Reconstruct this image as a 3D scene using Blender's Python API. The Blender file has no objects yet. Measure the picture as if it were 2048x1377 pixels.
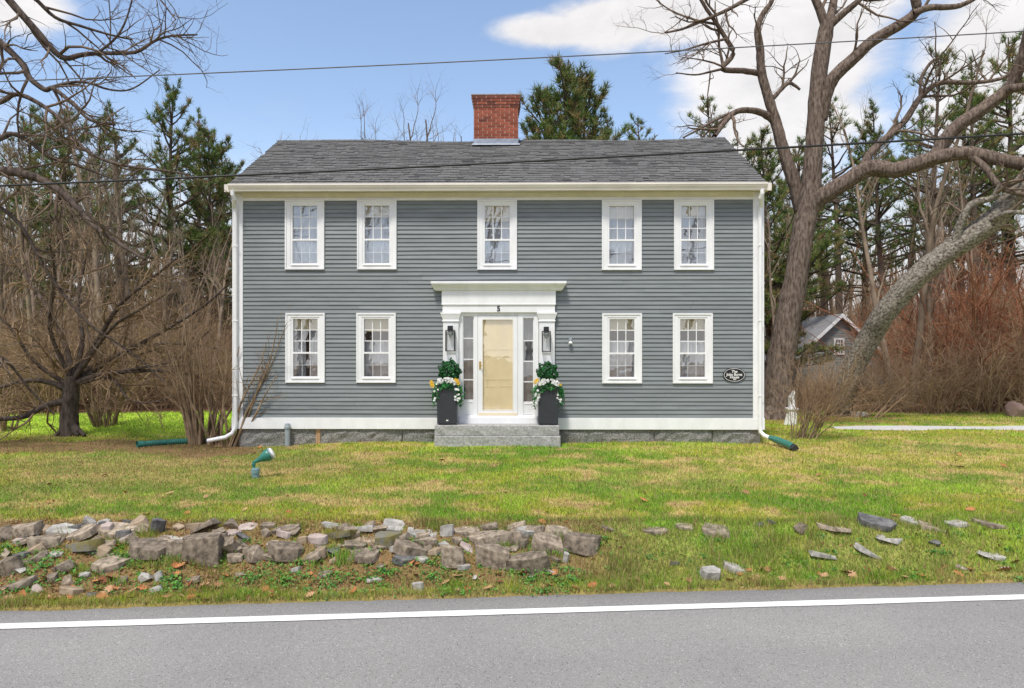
import bpy, bmesh, math, random
import numpy as np
from mathutils import Vector, Matrix, Euler

rnd = random.Random(7)
R = math.radians
sc = bpy.context.scene
COL = sc.collection

# ------------------------------------------------------------------ camera, sky, sun, exposure
F = 1400.0            # focal length in photo pixels (photo 2048 wide)
CX, HY = 1024.0, 715.0  # principal column, horizon row
CAMZ = 1.83
cam_d = bpy.data.cameras.new('camera'); cam = bpy.data.objects.new('camera', cam_d); COL.objects.link(cam)
cam.location = (0, 0, CAMZ); cam.rotation_euler = (R(90), 0, 0)
cam_d.sensor_width = 36; cam_d.lens = F / 2048 * 36
cam_d.shift_y = (HY - 688.5) / 2048
cam_d.clip_start = 0.1; cam_d.clip_end = 2000
sc.camera = cam

SUN_EL, SUN_AZ = 62, 202     # azimuth clockwise from +Y: behind the camera, a little to the left
world = bpy.data.worlds.new('World'); sc.world = world; world.use_nodes = True
def build_world():
    nt = world.node_tree; N = nt.nodes; L = nt.links; N.clear()
    out = N.new('ShaderNodeOutputWorld'); bg = N.new('ShaderNodeBackground')
    sky = N.new('ShaderNodeTexSky'); sky.sky_type = 'NISHITA'; sky.sun_disc = False
    sky.sun_elevation = R(SUN_EL); sky.sun_rotation = R(SUN_AZ); sky.air_density = 1.0; sky.dust_density = 0.9; sky.ozone_density = 0.7
    tc = N.new('ShaderNodeTexCoord')
    def math_(op, a, b=None, clamp=False):
        n = N.new('ShaderNodeMath'); n.operation = op; n.use_clamp = clamp
        for i, v in enumerate((a, b)):
            if v is None: continue
            if isinstance(v, (int, float)): n.inputs[i].default_value = v
            else: L.new(v, n.inputs[i])
        return n.outputs[0]
    def noise(scale, detail, rough, vec, dist=0.0):
        n = N.new('ShaderNodeTexNoise'); n.inputs['Scale'].default_value = scale; n.inputs['Detail'].default_value = detail
        n.inputs['Roughness'].default_value = rough; n.inputs['Distortion'].default_value = dist; L.new(vec, n.inputs['Vector']); return n.outputs['Fac']
    d = tc.outputs['Generated']
    mp = N.new('ShaderNodeMapping'); mp.inputs['Scale'].default_value = (1, 1, 2.2); L.new(d, mp.inputs['Vector'])
    n1 = noise(2.3, 9, 0.62, mp.outputs[0], 0.25)
    n2 = noise(9.0, 8, 0.6, mp.outputs[0], 0.4)
    sep = N.new('ShaderNodeSeparateXYZ'); L.new(d, sep.inputs[0])
    def blob(px, py, sx, sz):
        v = Vector(((px - CX) / F, 1, (HY - py) / F)); v.normalize()
        sub = N.new('ShaderNodeVectorMath'); sub.operation = 'SUBTRACT'; L.new(d, sub.inputs[0]); sub.inputs[1].default_value = v
        mu = N.new('ShaderNodeVectorMath'); mu.operation = 'MULTIPLY'; L.new(sub.outputs[0], mu.inputs[0]); mu.inputs[1].default_value = (1 / sx, 1 / sx, 1 / sz)
        ln = N.new('ShaderNodeVectorMath'); ln.operation = 'LENGTH'; L.new(mu.outputs[0], ln.inputs[0])
        return math_('SUBTRACT', 1.0, ln.outputs['Value'])
    # clouds: a broad broken layer, with the clear patch and the cloud heaps that the photograph shows
    base = math_('MULTIPLY', math_('SUBTRACT', n1, 0.46), 5.0)
    heaps = None
    for b in ((1120, 62, .10, .022), (1225, 48, .10, .034), (1560, 150, .13, .19), (1640, 30, .10, .08), (2010, 160, .10, .16), (1380, 10, .12, .05), (20, 5, .06, .03)):
        o = blob(*b)
        heaps = o if heaps is None else math_('MAXIMUM', heaps, o)
    heaps = math_('ADD', math_('MULTIPLY', heaps, 2.2), math_('MULTIPLY', math_('SUBTRACT', n2, 0.5), 2.2))
    clear = math_('MULTIPLY', math_('MAXIMUM', math_('MAXIMUM', blob(620, 60, .62, .42), blob(1200, 180, .35, .2)), blob(1800, 90, .12, .2)), 14.0, True)
    base = math_('SUBTRACT', base, math_('MULTIPLY', clear, 8.0))
    cl = math_('MAXIMUM', base, heaps)
    # the pale cloud bank low over the woods
    low = math_('MULTIPLY', math_('SUBTRACT', 0.27, math_('ADD', sep.outputs['Z'], math_('MULTIPLY', math_('SUBTRACT', n2, .5), .16))), 4.5)
    cl = math_('MAXIMUM', cl, low)
    ss = N.new('ShaderNodeMapRange'); ss.interpolation_type = 'SMOOTHSTEP'; L.new(cl, ss.inputs['Value'])
    ss.inputs['From Min'].default_value = -0.25; ss.inputs['From Max'].default_value = 0.9
    ss.inputs['To Max'].default_value = 0.90; ss.inputs['To Min'].default_value = 0.04
    cr = N.new('ShaderNodeMapRange'); L.new(n2, cr.inputs['Value']); cr.inputs['From Min'].default_value = .3; cr.inputs['From Max'].default_value = .7
    cr.inputs['To Min'].default_value = CLOUD * 0.80; cr.inputs['To Max'].default_value = CLOUD
    cc = N.new('ShaderNodeCombineColor'); 
    L.new(cr.outputs[0], cc.inputs[0]); L.new(math_('MULTIPLY', cr.outputs[0], 0.962), cc.inputs[1]); L.new(math_('MULTIPLY', cr.outputs[0], 0.935), cc.inputs[2])
    mix = N.new('ShaderNodeMix'); mix.data_type = 'RGBA'
    L.new(ss.outputs[0], mix.inputs[0]); L.new(sky.outputs[0], mix.inputs[6]); L.new(cc.outputs[0], mix.inputs[7])
    L.new(mix.outputs[2], bg.inputs['Color']); bg.inputs['Strength'].default_value = 0.145
    L.new(bg.outputs[0], out.inputs[0])
CLOUD = 4.8
build_world()
sun_d = bpy.data.lights.new('sun', 'SUN'); sun = bpy.data.objects.new('sun', sun_d); COL.objects.link(sun)
sun_d.energy = 2.4; sun_d.angle = R(9); sun_d.color = (1.0, 0.95, 0.865)
sv = Vector((math.sin(R(SUN_AZ)) * math.cos(R(SUN_EL)), math.cos(R(SUN_AZ)) * math.cos(R(SUN_EL)), math.sin(R(SUN_EL))))
sun.rotation_euler = sv.to_track_quat('Z', 'Y').to_euler(); sun.location = (0, -20, 40)
vs = sc.view_settings; vs.view_transform = 'Standard'; vs.look = 'None'; vs.gamma = 1; vs.exposure = 0.64; vs.use_curve_mapping = False

# ------------------------------------------------------------------ helpers
def tag(o, label=None, cat=None, group=None, kind=None):
    if label: o['label'] = label
    if cat: o['category'] = cat
    if group: o['group'] = group
    if kind: o['kind'] = kind
    return o
def thing(name, label, cat, loc=(0, 0, 0), rz=0.0, group=None):
    o = bpy.data.objects.new(name, None); COL.objects.link(o); o.empty_display_size = 0.2
    o.location = loc; o.rotation_euler = (0, 0, rz)
    return tag(o, label, cat, group)
def link(name, me, mat, parent=None, loc=None, rot=None):
    if mat is not None and not me.materials: me.materials.append(mat)
    o = bpy.data.objects.new(name, me); COL.objects.link(o)
    if parent is not None: o.parent = parent
    if loc is not None: o.location = loc
    if rot is not None: o.rotation_euler = rot
    return o
class MB:
    """collects polygons for one mesh"""
    def __init__(s): s.v = []; s.f = []; s.c = []
    def add(s, vs, fs, col=None):
        n = len(s.v); s.v += [tuple(p) for p in vs]; s.f += [tuple(i + n for i in f) for f in fs]
        if col is not None: s.c += [col] * len(vs)
        return s
    def box(s, x0, x1, y0, y1, z0, z1, col=None):
        return s.add([(x0, y0, z0), (x1, y0, z0), (x1, y1, z0), (x0, y1, z0), (x0, y0, z1), (x1, y0, z1), (x1, y1, z1), (x0, y1, z1)],
                     [(3, 2, 1, 0), (4, 5, 6, 7), (0, 1, 5, 4), (1, 2, 6, 5), (2, 3, 7, 6), (3, 0, 4, 7)], col)
    def ring(s, x0, x1, z0, z1, w, y0, y1, wt=None, wb=None):
        """a rectangular frame lying in the facade plane, mitred"""
        wt = w if wt is None else wt; wb = w if wb is None else wb
        o = [(x0, z0), (x1, z0), (x1, z1), (x0, z1)]; i = [(x0 + w, z0 + wb), (x1 - w, z0 + wb), (x1 - w, z1 - wt), (x0 + w, z1 - wt)]
        vs = [(a, y0, b) for a, b in o] + [(a, y0, b) for a, b in i] + [(a, y1, b) for a, b in o] + [(a, y1, b) for a, b in i]
        fs = []
        for k in range(4):
            j = (k + 1) % 4
            fs += [(k, j, 4 + j, 4 + k), (8 + j, 8 + k, 12 + k, 12 + j), (j, k, 8 + k, 8 + j), (4 + k, 4 + j, 12 + j, 12 + k)]
        return s.add(vs, fs)
    def extrude_x(s, prof, x0, x1, col=None):
        """closed (y,z) profile swept along x"""
        n = len(prof)
        vs = [(x0, a, b) for a, b in prof] + [(x1, a, b) for a, b in prof]
        fs = [(i, (i + 1) % n, n + (i + 1) % n, n + i) for i in range(n)] + [tuple(range(n))[::-1], tuple(range(n, 2 * n))]
        return s.add(vs, fs, col)
    def tube(s, pts, rads, sides=8, cap=True):
        pts = [Vector(p) for p in pts]
        if isinstance(rads, (int, float)): rads = [rads] * len(pts)
        n0 = None; vs = []; fs = []
        for i, p in enumerate(pts):
            t = (pts[min(i + 1, len(pts) - 1)] - pts[max(i - 1, 0)]).normalized()
            if n0 is None:
                a = Vector((0, 0, 1)) if abs(t.z) < .9 else Vector((1, 0, 0)); n0 = t.cross(a).normalized()
            n0 = (n0 - t * n0.dot(t)).normalized(); b = t.cross(n0)
            for k in range(sides):
                an = 2 * math.pi * k / sides
                vs.append(p + (n0 * math.cos(an) + b * math.sin(an)) * rads[i])
        for i in range(len(pts) - 1):
            for k in range(sides):
                k2 = (k + 1) % sides
                fs.append((i * sides + k, i * sides + k2, (i + 1) * sides + k2, (i + 1) * sides + k))
        if cap: fs += [tuple(range(sides))[::-1], tuple(range((len(pts) - 1) * sides, len(pts) * sides))]
        return s.add(vs, fs)
    def lathe(s, prof, sides=16, M=None):
        """(r,z) profile turned round the z axis, then moved by M"""
        vs = []; fs = []; n = len(prof)
        for r, z in prof:
            for k in range(sides):
                an = 2 * math.pi * k / sides; p = Vector((r * math.cos(an), r * math.sin(an), z)); vs.append(M @ p if M else p)
        for i in range(n - 1):
            for k in range(sides):
                k2 = (k + 1) % sides; fs.append((i * sides + k, i * sides + k2, (i + 1) * sides + k2, (i + 1) * sides + k))
        fs += [tuple(range(sides))[::-1], tuple(range((n - 1) * sides, n * sides))]
        return s.add(vs, fs)
    def mesh(s, name, smooth=False):
        me = bpy.data.meshes.new(name); me.from_pydata(s.v, [], s.f); me.update()
        if s.c:
            at = me.color_attributes.new('col', 'FLOAT_COLOR', 'POINT')
            at.data.foreach_set('color', np.array([(*c, 1.0) for c in s.c], 'f').ravel())
        if smooth: me.polygons.foreach_set('use_smooth', [True] * len(me.polygons))
        return me
    def build(s, name, mat, parent=None, bevel=0.0, smooth=False, loc=None, rot=None):
        me = s.mesh(name, smooth)
        if bevel:
            bm = bmesh.new(); bm.from_mesh(me)
            bmesh.ops.bevel(bm, geom=[e for e in bm.edges if e.is_manifold and e.calc_face_angle(0) > .5], offset=bevel, segments=1, affect='EDGES', clamp_overlap=True)
            bm.to_mesh(me); bm.free()
        return link(name, me, mat, parent, loc, rot)
def np_mesh(name, V, Fq, cols=None, smooth=False):
    """V (n,3); Fq list of index arrays (m,k)"""
    me = bpy.data.meshes.new(name); V = np.asarray(V, 'f')
    me.vertices.add(len(V)); me.vertices.foreach_set('co', V.ravel())
    nl = sum(f.size for f in Fq); npoly = sum(len(f) for f in Fq)
    me.loops.add(nl); me.polygons.add(npoly)
    li = np.concatenate([f.ravel() for f in Fq]).astype('i')
    tot = np.concatenate([np.full(len(f), f.shape[1], 'i') for f in Fq])
    st = np.concatenate([[0], np.cumsum(tot)[:-1]]).astype('i')
    me.loops.foreach_set('vertex_index', li); me.polygons.foreach_set('loop_start', st); me.polygons.foreach_set('loop_total', tot)
    if smooth: me.polygons.foreach_set('use_smooth', np.ones(npoly, bool))
    me.update(calc_edges=True)
    if cols is not None:
        at = me.color_attributes.new('col', 'FLOAT_COLOR', 'POINT'); c = np.ones((len(V), 4), 'f'); c[:, :3] = cols
        at.data.foreach_set('color', c.ravel())
    return me

# value noise in numpy
def _h(ix, iy, seed):
    n = (ix.astype(np.int64) * 374761393 + iy.astype(np.int64) * 668265263 + seed * 982451653) & 0x7fffffff
    n = ((n ^ (n >> 13)) * 1274126177) & 0x7fffffff
    return ((n ^ (n >> 16)) & 0xffff) / 65535.0
def vnoise(x, y, seed=0):
    x = np.asarray(x, float); y = np.asarray(y, float)
    ix = np.floor(x); iy = np.floor(y); fx = x - ix; fy = y - iy
    fx = fx * fx * (3 - 2 * fx); fy = fy * fy * (3 - 2 * fy)
    a = _h(ix, iy, seed); b = _h(ix + 1, iy, seed); c = _h(ix, iy + 1, seed); d = _h(ix + 1, iy + 1, seed)
    return (a * (1 - fx) + b * fx) * (1 - fy) + (c * (1 - fx) + d * fx) * fy
def fbm(x, y, seed=0, oct=4):
    s = 0; a = .5; t = 0
    for k in range(oct): s = s + a * vnoise(np.asarray(x) * 2 ** k, np.asarray(y) * 2 ** k, seed + k * 17); t += a; a *= .55
    return s / t
def sstep(a, b, x):
    t = np.clip((np.asarray(x, float) - a) / (b - a), 0, 1); return t * t * (3 - 2 * t)

# ------------------------------------------------------------------ materials
def nodes(name):
    m = bpy.data.materials.new(name); m.use_nodes = True; nt = m.node_tree
    return m, nt.nodes, nt.links, nt.nodes['Principled BSDF']
def pmat(name, col, rough=.6, var=.12, scale=6.0, col2=None, bump=0.0, bscale=60.0, stretch=(1, 1, 1), spec=.5, metal=0.0, detail=6, attr=None, thresh=None, rnd_obj=0.0):
    """noise-varied paint/stone/bark material; thresh=(lo,hi) sharpens the blend to col2"""
    m, N, L, B = nodes(name)
    tc = N.new('ShaderNodeTexCoord'); mp = N.new('ShaderNodeMapping'); mp.inputs['Scale'].default_value = stretch
    L.new(tc.outputs['Object'], mp.inputs['Vector'])
    nz = N.new('ShaderNodeTexNoise'); nz.inputs['Scale'].default_value = scale; nz.inputs['Detail'].default_value = detail; nz.inputs['Roughness'].default_value = .6
    L.new(mp.outputs[0], nz.inputs['Vector'])
    mr = N.new('ShaderNodeMapRange'); L.new(nz.outputs['Fac'], mr.inputs['Value'])
    lo, hi = thresh or (.3, .7); mr.inputs['From Min'].default_value = lo; mr.inputs['From Max'].default_value = hi
    mx = N.new('ShaderNodeMix'); mx.data_type = 'RGBA'; L.new(mr.outputs[0], mx.inputs[0])
    c = Vector(col)
    if attr:
        a = N.new('ShaderNodeAttribute'); a.attribute_name = attr
        mu = N.new('ShaderNodeMix'); mu.data_type = 'RGBA'; mu.blend_type = 'MULTIPLY'; mu.inputs[0].default_value = 1
        mx.inputs[6].default_value = (*(c * (1 - var)), 1); mx.inputs[7].default_value = (*(c * (1 + var)), 1)
        L.new(a.outputs['Color'], mu.inputs[6]); L.new(mx.outputs[2], mu.inputs[7]); out = mu.outputs[2]
    else:
        mx.inputs[6].default_value = (*(c * (1 - var)), 1); mx.inputs[7].default_value = (*(Vector(col2) if col2 else c * (1 + var)), 1); out = mx.outputs[2]
    if rnd_obj:
        oi = N.new('ShaderNodeObjectInfo'); m2 = N.new('ShaderNodeMapRange'); L.new(oi.outputs['Random'], m2.inputs['Value'])
        m2.inputs['To Min'].default_value = 1 - rnd_obj; m2.inputs['To Max'].default_value = 1 + rnd_obj
        vm = N.new('ShaderNodeVectorMath'); vm.operation = 'SCALE'; L.new(out, vm.inputs[0]); L.new(m2.outputs[0], vm.inputs['Scale']); out = vm.outputs[0]
    L.new(out, B.inputs['Base Color'])
    B.inputs['Roughness'].default_value = rough; B.inputs['Metallic'].default_value = metal; B.inputs['Specular IOR Level'].default_value = spec
    if bump:
        n2 = N.new('ShaderNodeTexNoise'); n2.inputs['Scale'].default_value = bscale; n2.inputs['Detail'].default_value = 5; L.new(mp.outputs[0], n2.inputs['Vector'])
        bp = N.new('ShaderNodeBump'); bp.inputs['Strength'].default_value = bump; bp.inputs['Distance'].default_value = .02
        L.new(n2.outputs['Fac'], bp.inputs['Height']); L.new(bp.outputs[0], B.inputs['Normal'])
    return m
def amat(name, rough=.7, spec=.25, trans=0.0, var=.1):
    """colour from the 'col' attribute (colour of each blade, leaf or patch of soil)"""
    m = pmat(name, (1, 1, 1), rough, var, 30, spec=spec, attr='col')
    if trans:
        N = m.node_tree.nodes; L = m.node_tree.links; B = N['Principled BSDF']
        t = N.new('ShaderNodeBsdfTranslucent'); L.new(B.inputs['Base Color'].links[0].from_socket, t.inputs[0])
        mx = N.new('ShaderNodeMixShader'); mx.inputs[0].default_value = trans
        L.new(B.outputs[0], mx.inputs[1]); L.new(t.outputs[0], mx.inputs[2]); L.new(mx.outputs[0], N['Material Output'].inputs[0])
    return m
def glass(name, refl=.12, tint=(.92, .94, .95), rough=0.0):
    m, N, L, B = nodes(name); N.remove(B)
    g = N.new('ShaderNodeBsdfGlossy'); g.inputs['Roughness'].default_value = rough; g.inputs['Color'].default_value = (.95, .96, 1, 1)
    t = N.new('ShaderNodeBsdfTransparent'); t.inputs[0].default_value = (*tint, 1)
    lw = N.new('ShaderNodeLayerWeight'); lw.inputs[0].default_value = .5; fr = N.new('ShaderNodeMath'); fr.operation = 'POWER'; L.new(lw.outputs['Facing'], fr.inputs[0]); fr.inputs[1].default_value = 5
    ad = N.new('ShaderNodeMath'); ad.operation = 'ADD'; ad.use_clamp = True; L.new(fr.outputs[0], ad.inputs[0]); ad.inputs[1].default_value = refl + .04
    tc = N.new('ShaderNodeTexCoord'); nz = N.new('ShaderNodeTexNoise'); nz.inputs['Scale'].default_value = 5; nz.inputs['Detail'].default_value = 1; L.new(tc.outputs['Object'], nz.inputs['Vector'])
    bp = N.new('ShaderNodeBump'); bp.inputs['Strength'].default_value = .05; bp.inputs['Distance'].default_value = .02; L.new(nz.outputs['Fac'], bp.inputs['Height']); L.new(bp.outputs[0], g.inputs['Normal'])
    mx = N.new('ShaderNodeMixShader'); L.new(ad.outputs[0], mx.inputs[0]); L.new(t.outputs[0], mx.inputs[1]); L.new(g.outputs[0], mx.inputs[2])
    L.new(mx.outputs[0], N['Material Output'].inputs[0]); return m

M = {}
M['clap'] = pmat('grey_green_clapboard_paint', (.190, .209, .214), .55, .14, 2.2, stretch=(.6, 1, 4), bump=.06, bscale=30, rnd_obj=.08)
M['white'] = pmat('white_trim_paint', (.79, .79, .80), .45, .07, 4.0, stretch=(1, 1, .4), bump=.03, bscale=25)
M['cream'] = pmat('aged_cream_gutter_paint', (.74, .69, .62), .5, .09, 4.0, stretch=(.4, 1, 1))
M['soffit'] = pmat('aged_soffit_paint', (.66, .61, .51), .6, .08, 4.0)
M['shingle'] = pmat('weathered_asphalt_shingle', (1, 1, 1), .9, .22, 60, attr='col', spec=.2)
M['brick'] = pmat('red_brick', (.27, .078, .048), .85, .25, 14, bump=.2, bscale=90, rnd_obj=.28, spec=.2)
M['brick_dark'] = pmat('soot_stained_brick', (.17, .055, .04), .85, .35, 14, bump=.2, bscale=90, rnd_obj=.35, spec=.2)
M['mortar'] = pmat('buff_mortar', (.54, .36, .27), .9, .15, 25, spec=.2)
M['lead'] = pmat('lead_flashing', (.30, .33, .38), .45, .25, 7, metal=.5)
M['granite'] = pmat('rough_granite', (.13, .125, .11), .85, .55, 38, col2=(.33, .32, .30), bump=.55, bscale=35, spec=.25)
M['step'] = pmat('grey_granite_step', (.30, .295, .28), .8, .3, 22, col2=(.46, .45, .44), bump=.25, bscale=70, spec=.25)
M['mortar2'] = pmat('orange_mortar', (.38, .24, .13), .9, .2, 20)
M['glass'] = glass('window_glass', .20)
M['storm'] = glass('storm_glass', .20, (.84, .86, .88))
M['door_glass'] = glass('door_glass', .19, (.97, .97, .97))
M['lglass'] = glass('lantern_glass', 0.0, (.99, .99, .99))
M['curtain'] = pmat('white_net_curtain', (.47, .48, .51), .9, .08, 8)
M['shade'] = pmat('cream_roller_shade', (.72, .62, .44), .85, .05, 5)
M['plaster'] = pmat('interior_plaster', (.45, .42, .38), .9, .05, 3)
M['door'] = pmat('cream_yellow_door', (.85, .71, .44), .5, .06, 3)
M['brass'] = pmat('brass', (.72, .50, .18), .3, .1, 10, metal=1)
M['black'] = pmat('black_metal', (.015, .016, .02), .45, .2, 20)
M['charcoal'] = pmat('charcoal_planter', (.028, .030, .038), .5, .12, 9)
M['plaque'] = pmat('black_plaque', (.008, .008, .010), .4, .2, 30)
M['lamp'] = pmat('bulb_white', (.8, .8, .78), .3, .03, 5)
M['green_pl'] = pmat('teal_green_plastic', (.03, .17, .135), .38, .2, 12)
M['green_pv'] = pmat('faded_blue_green_pipe', (.16, .26, .28), .5, .2, 15)
M['pvc'] = pmat('grey_pvc', (.28, .32, .34), .45, .08, 8)
M['wire'] = pmat('black_wire', (.012, .012, .013), .5, .2, 2)
M['wire2'] = pmat('grey_wire', (.10, .10, .11), .5, .2, 2)
M['stone'] = pmat('grey_fieldstone', (.14, .11, .08), .9, .45, 14, col2=(.41, .335, .255), bump=.5, bscale=22, rnd_obj=.32, spec=.2)
M['stone_l'] = pmat('pale_fieldstone', (.29, .27, .24), .9, .3, 11, col2=(.52, .495, .455), bump=.45, bscale=22, rnd_obj=.1, spec=.25)
M['stone_t'] = pmat('tan_fieldstone', (.30, .215, .135), .85, .35, 6, col2=(.45, .35, .25), bump=.45, bscale=22, rnd_obj=.15, spec=.25)
M['stone_p'] = pmat('pinkish_fieldstone', (.38, .28, .24), .85, .3, 6, col2=(.55, .47, .43), bump=.45, bscale=22, rnd_obj=.12, spec=.25)
M['stone_d'] = pmat('dark_slate_fieldstone', (.06, .058, .058), .8, .35, 9, col2=(.19, .185, .18), bump=.5, bscale=18, rnd_obj=.2, spec=.3)
M['stone_m'] = pmat('mossy_fieldstone', (.22, .21, .18), .9, .3, 7, col2=(.17, .145, .05), bump=.5, bscale=22, rnd_obj=.15, thresh=(.42, .62), spec=.2)
M['bark'] = pmat('grey_brown_bark', (.085, .060, .047), .95, .4, 18, col2=(.245, .19, .155), bump=1.0, bscale=20, stretch=(1, 1, .27), spec=.1, detail=10, thresh=(.33, .7))
M['bark_limb'] = pmat('lichen_spotted_bark', (.12, .092, .072), .95, .45, 16, col2=(.34, .31, .26), bump=1.0, bscale=20, spec=.1, thresh=(.36, .66), detail=10)
M['bark_dark'] = pmat('dark_apple_bark', (.055, .040, .033), .95, .45, 12, col2=(.16, .125, .105), bump=.9, bscale=26, stretch=(1, 1, .35), spec=.15)
M['twig_dark'] = pmat('dark_twig', (.10, .07, .052), .9, .35, 3, col2=(.23, .17, .125), spec=.15)
M['twig_brown'] = pmat('brown_twig', (.25, .16, .095), .9, .35, 1.5, col2=(.45, .31, .195), spec=.15, rnd_obj=.18)
M['twig_grey'] = pmat('grey_brown_woods_bark', (.18, .135, .098), .95, .3, 1.2, col2=(.33, .255, .19), spec=.15, rnd_obj=.2)
M['twig_red'] = pmat('red_brown_twig', (.27, .095, .05), .9, .4, 2.5, col2=(.42, .19, .105), spec=.15, rnd_obj=.15)
M['twig_tan'] = pmat('tan_stem', (.24, .165, .10), .9, .35, 4, col2=(.40, .29, .19), spec=.15)
M['pine_bark'] = pmat('pine_bark', (.10, .075, .058), .95, .3, 2, spec=.15)
M['needle'] = amat('pine_needles', .6, .25, .2)
M['leafgreen'] = amat('green_leaves', .5, .4, .25)
M['petal'] = amat('flower_petals', .6, .3, .2)
M['grass'] = amat('grass_blades', .65, .25, .3)
M['litter'] = amat('dry_leaves', .8, .2, .15)
M['ground'] = amat('soil_and_thatch', .95, .1, 0, .3)
M['shed_clap'] = pmat('shed_clapboard_paint', (.19, .215, .21), .6, .15, 3, stretch=(1, 1, 3))
M['shed_roof'] = pmat('grey_shed_shingles', (.24, .245, .26), .9, .2, 8, stretch=(1, 1, 1))
M['boulder'] = pmat('brown_boulder', (.20, .13, .11), .9, .3, 4, bump=.4, bscale=12)
def asphalt():
    m, N, L, B = nodes('worn_grey_asphalt')
    tc = N.new('ShaderNodeTexCoord')
    def nz(s, d=4, r=.6):
        n = N.new('ShaderNodeTexNoise'); n.inputs['Scale'].default_value = s; n.inputs['Detail'].default_value = d; n.inputs['Roughness'].default_value = r; L.new(tc.outputs['Object'], n.inputs['Vector']); return n.outputs['Fac']
    big, mid, fine = nz(.5, 5), nz(7, 3), nz(120, 3, .75)
    vo = N.new('ShaderNodeTexVoronoi'); vo.inputs['Scale'].default_value = 120; L.new(tc.outputs['Object'], vo.inputs['Vector'])
    sp = N.new('ShaderNodeSeparateColor'); L.new(vo.outputs['Color'], sp.inputs[0])
    def mix(fac, a, b, lo=.3, hi=.7):
        r = N.new('ShaderNodeMapRange'); L.new(fac, r.inputs['Value']); r.inputs['From Min'].default_value = lo; r.inputs['From Max'].default_value = hi
        x = N.new('ShaderNodeMix'); x.data_type = 'RGBA'; L.new(r.outputs[0], x.inputs[0])
        for s, v in ((6, a), (7, b)):
            if isinstance(v, tuple): x.inputs[s].default_value = (*v, 1)
            else: L.new(v, x.inputs[s])
        return x.outputs[2]
    c1 = mix(fine, (.215, .207, .197), (.315, .304, .291), .33, .67)
    c2 = mix(sp.outputs[0], c1, (.41, .40, .385), .93, .95)
    c3 = mix(sp.outputs[1], c2, (.11, .11, .11), .955, .965)
    at = N.new('ShaderNodeAttribute'); at.attribute_name = 'col'
    mu = N.new('ShaderNodeMix'); mu.data_type = 'RGBA'; mu.blend_type = 'MULTIPLY'; mu.inputs[0].default_value = 1
    L.new(c3, mu.inputs[6]); L.new(at.outputs['Color'], mu.inputs[7])
    sh = mix(big, (.90, .90, .905), (1.07, 1.06, 1.05)); m2 = N.new('ShaderNodeMix'); m2.data_type = 'RGBA'; m2.blend_type = 'MULTIPLY'; m2.inputs[0].default_value = 1
    L.new(mu.outputs[2], m2.inputs[6]); L.new(sh, m2.inputs[7])
    L.new(m2.outputs[2], B.inputs['Base Color']); B.inputs['Roughness'].default_value = .85; B.inputs['Specular IOR Level'].default_value = .3
    bp = N.new('ShaderNodeBump'); bp.inputs['Strength'].default_value = .5; bp.inputs['Distance'].default_value = .006; L.new(fine, bp.inputs['Height']); L.new(bp.outputs[0], B.inputs['Normal'])
    return m
M['asphalt'] = asphalt()
M['line'] = pmat('worn_white_road_paint', (.78, .78, .76), .6, .06, 40, bump=.2, bscale=120)
M['gravel'] = pmat('pale_gravel', (.50, .48, .46), .9, .2, 30, bump=.4, bscale=60)

# ------------------------------------------------------------------ the lie of the land
ROADZ = -0.62
def edge_y(x): return 6.79 + (np.asarray(x, float) + 4.97) * 0.0832
def top_y(x): return 8.53 + 0.018 * np.asarray(x, float)
def ground_z(x, y):
    x = np.asarray(x, float); y = np.asarray(y, float)
    ye = edge_y(np.clip(x, -14, 14)); yt = np.maximum(top_y(x), ye + .8)
    s = (y - ye) / (yt - ye)
    lump = (fbm(x * 2.2, y * 2.2, 5) - .5)
    bank = -.61 + .41 * sstep(.10, 1.0, s) + lump * .16 * sstep(0, .3, s) * (1 - sstep(.9, 1.3, s))
    t = np.clip((y - yt) / (15.0 - yt), 0, 1)
    lawn = -.2 * (1 - t) + (fbm(x * .8, y * .8, 9) - .5) * .07
    lawn = lawn - .09 * sstep(-3.2, -5.2, x) * sstep(11, 14, y) * (1 - sstep(17, 19, y))
    lawn = lawn + .16 * np.exp(-((x + 9.5) / 4) ** 2 - ((y - 20.5) / 2.2) ** 2)
    far = sstep(22, 75, y) * 1.4 + (fbm(x * .15, y * .15, 3) - .5) * .35 * sstep(24, 34, y)
    z = np.where(s < 1, bank, np.where(s < 1.25, bank * (1 - sstep(1, 1.25, s)) + lawn * sstep(1, 1.25, s), lawn)) + far
    return np.where(s < 0, -.66 - .5 * sstep(0, 2, -s) * 0, z)
def gz(x, y): return float(ground_z(np.array([x]), np.array([y]))[0])
def ray(px, py, Y): return Vector(((px - CX) / F * Y, Y, CAMZ - (py - HY) / F * Y))
_ys = np.arange(6.7, 60, .02)
def on_ground(px, py):
    xs = (px - CX) / F * _ys; zs = CAMZ - (py - HY) / F * _ys; g = ground_z(xs, _ys)
    k = np.nonzero(zs <= g)[0]; i = int(k[0]) if len(k) else len(_ys) - 1
    return Vector((xs[i], _ys[i], g[i]))
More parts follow.
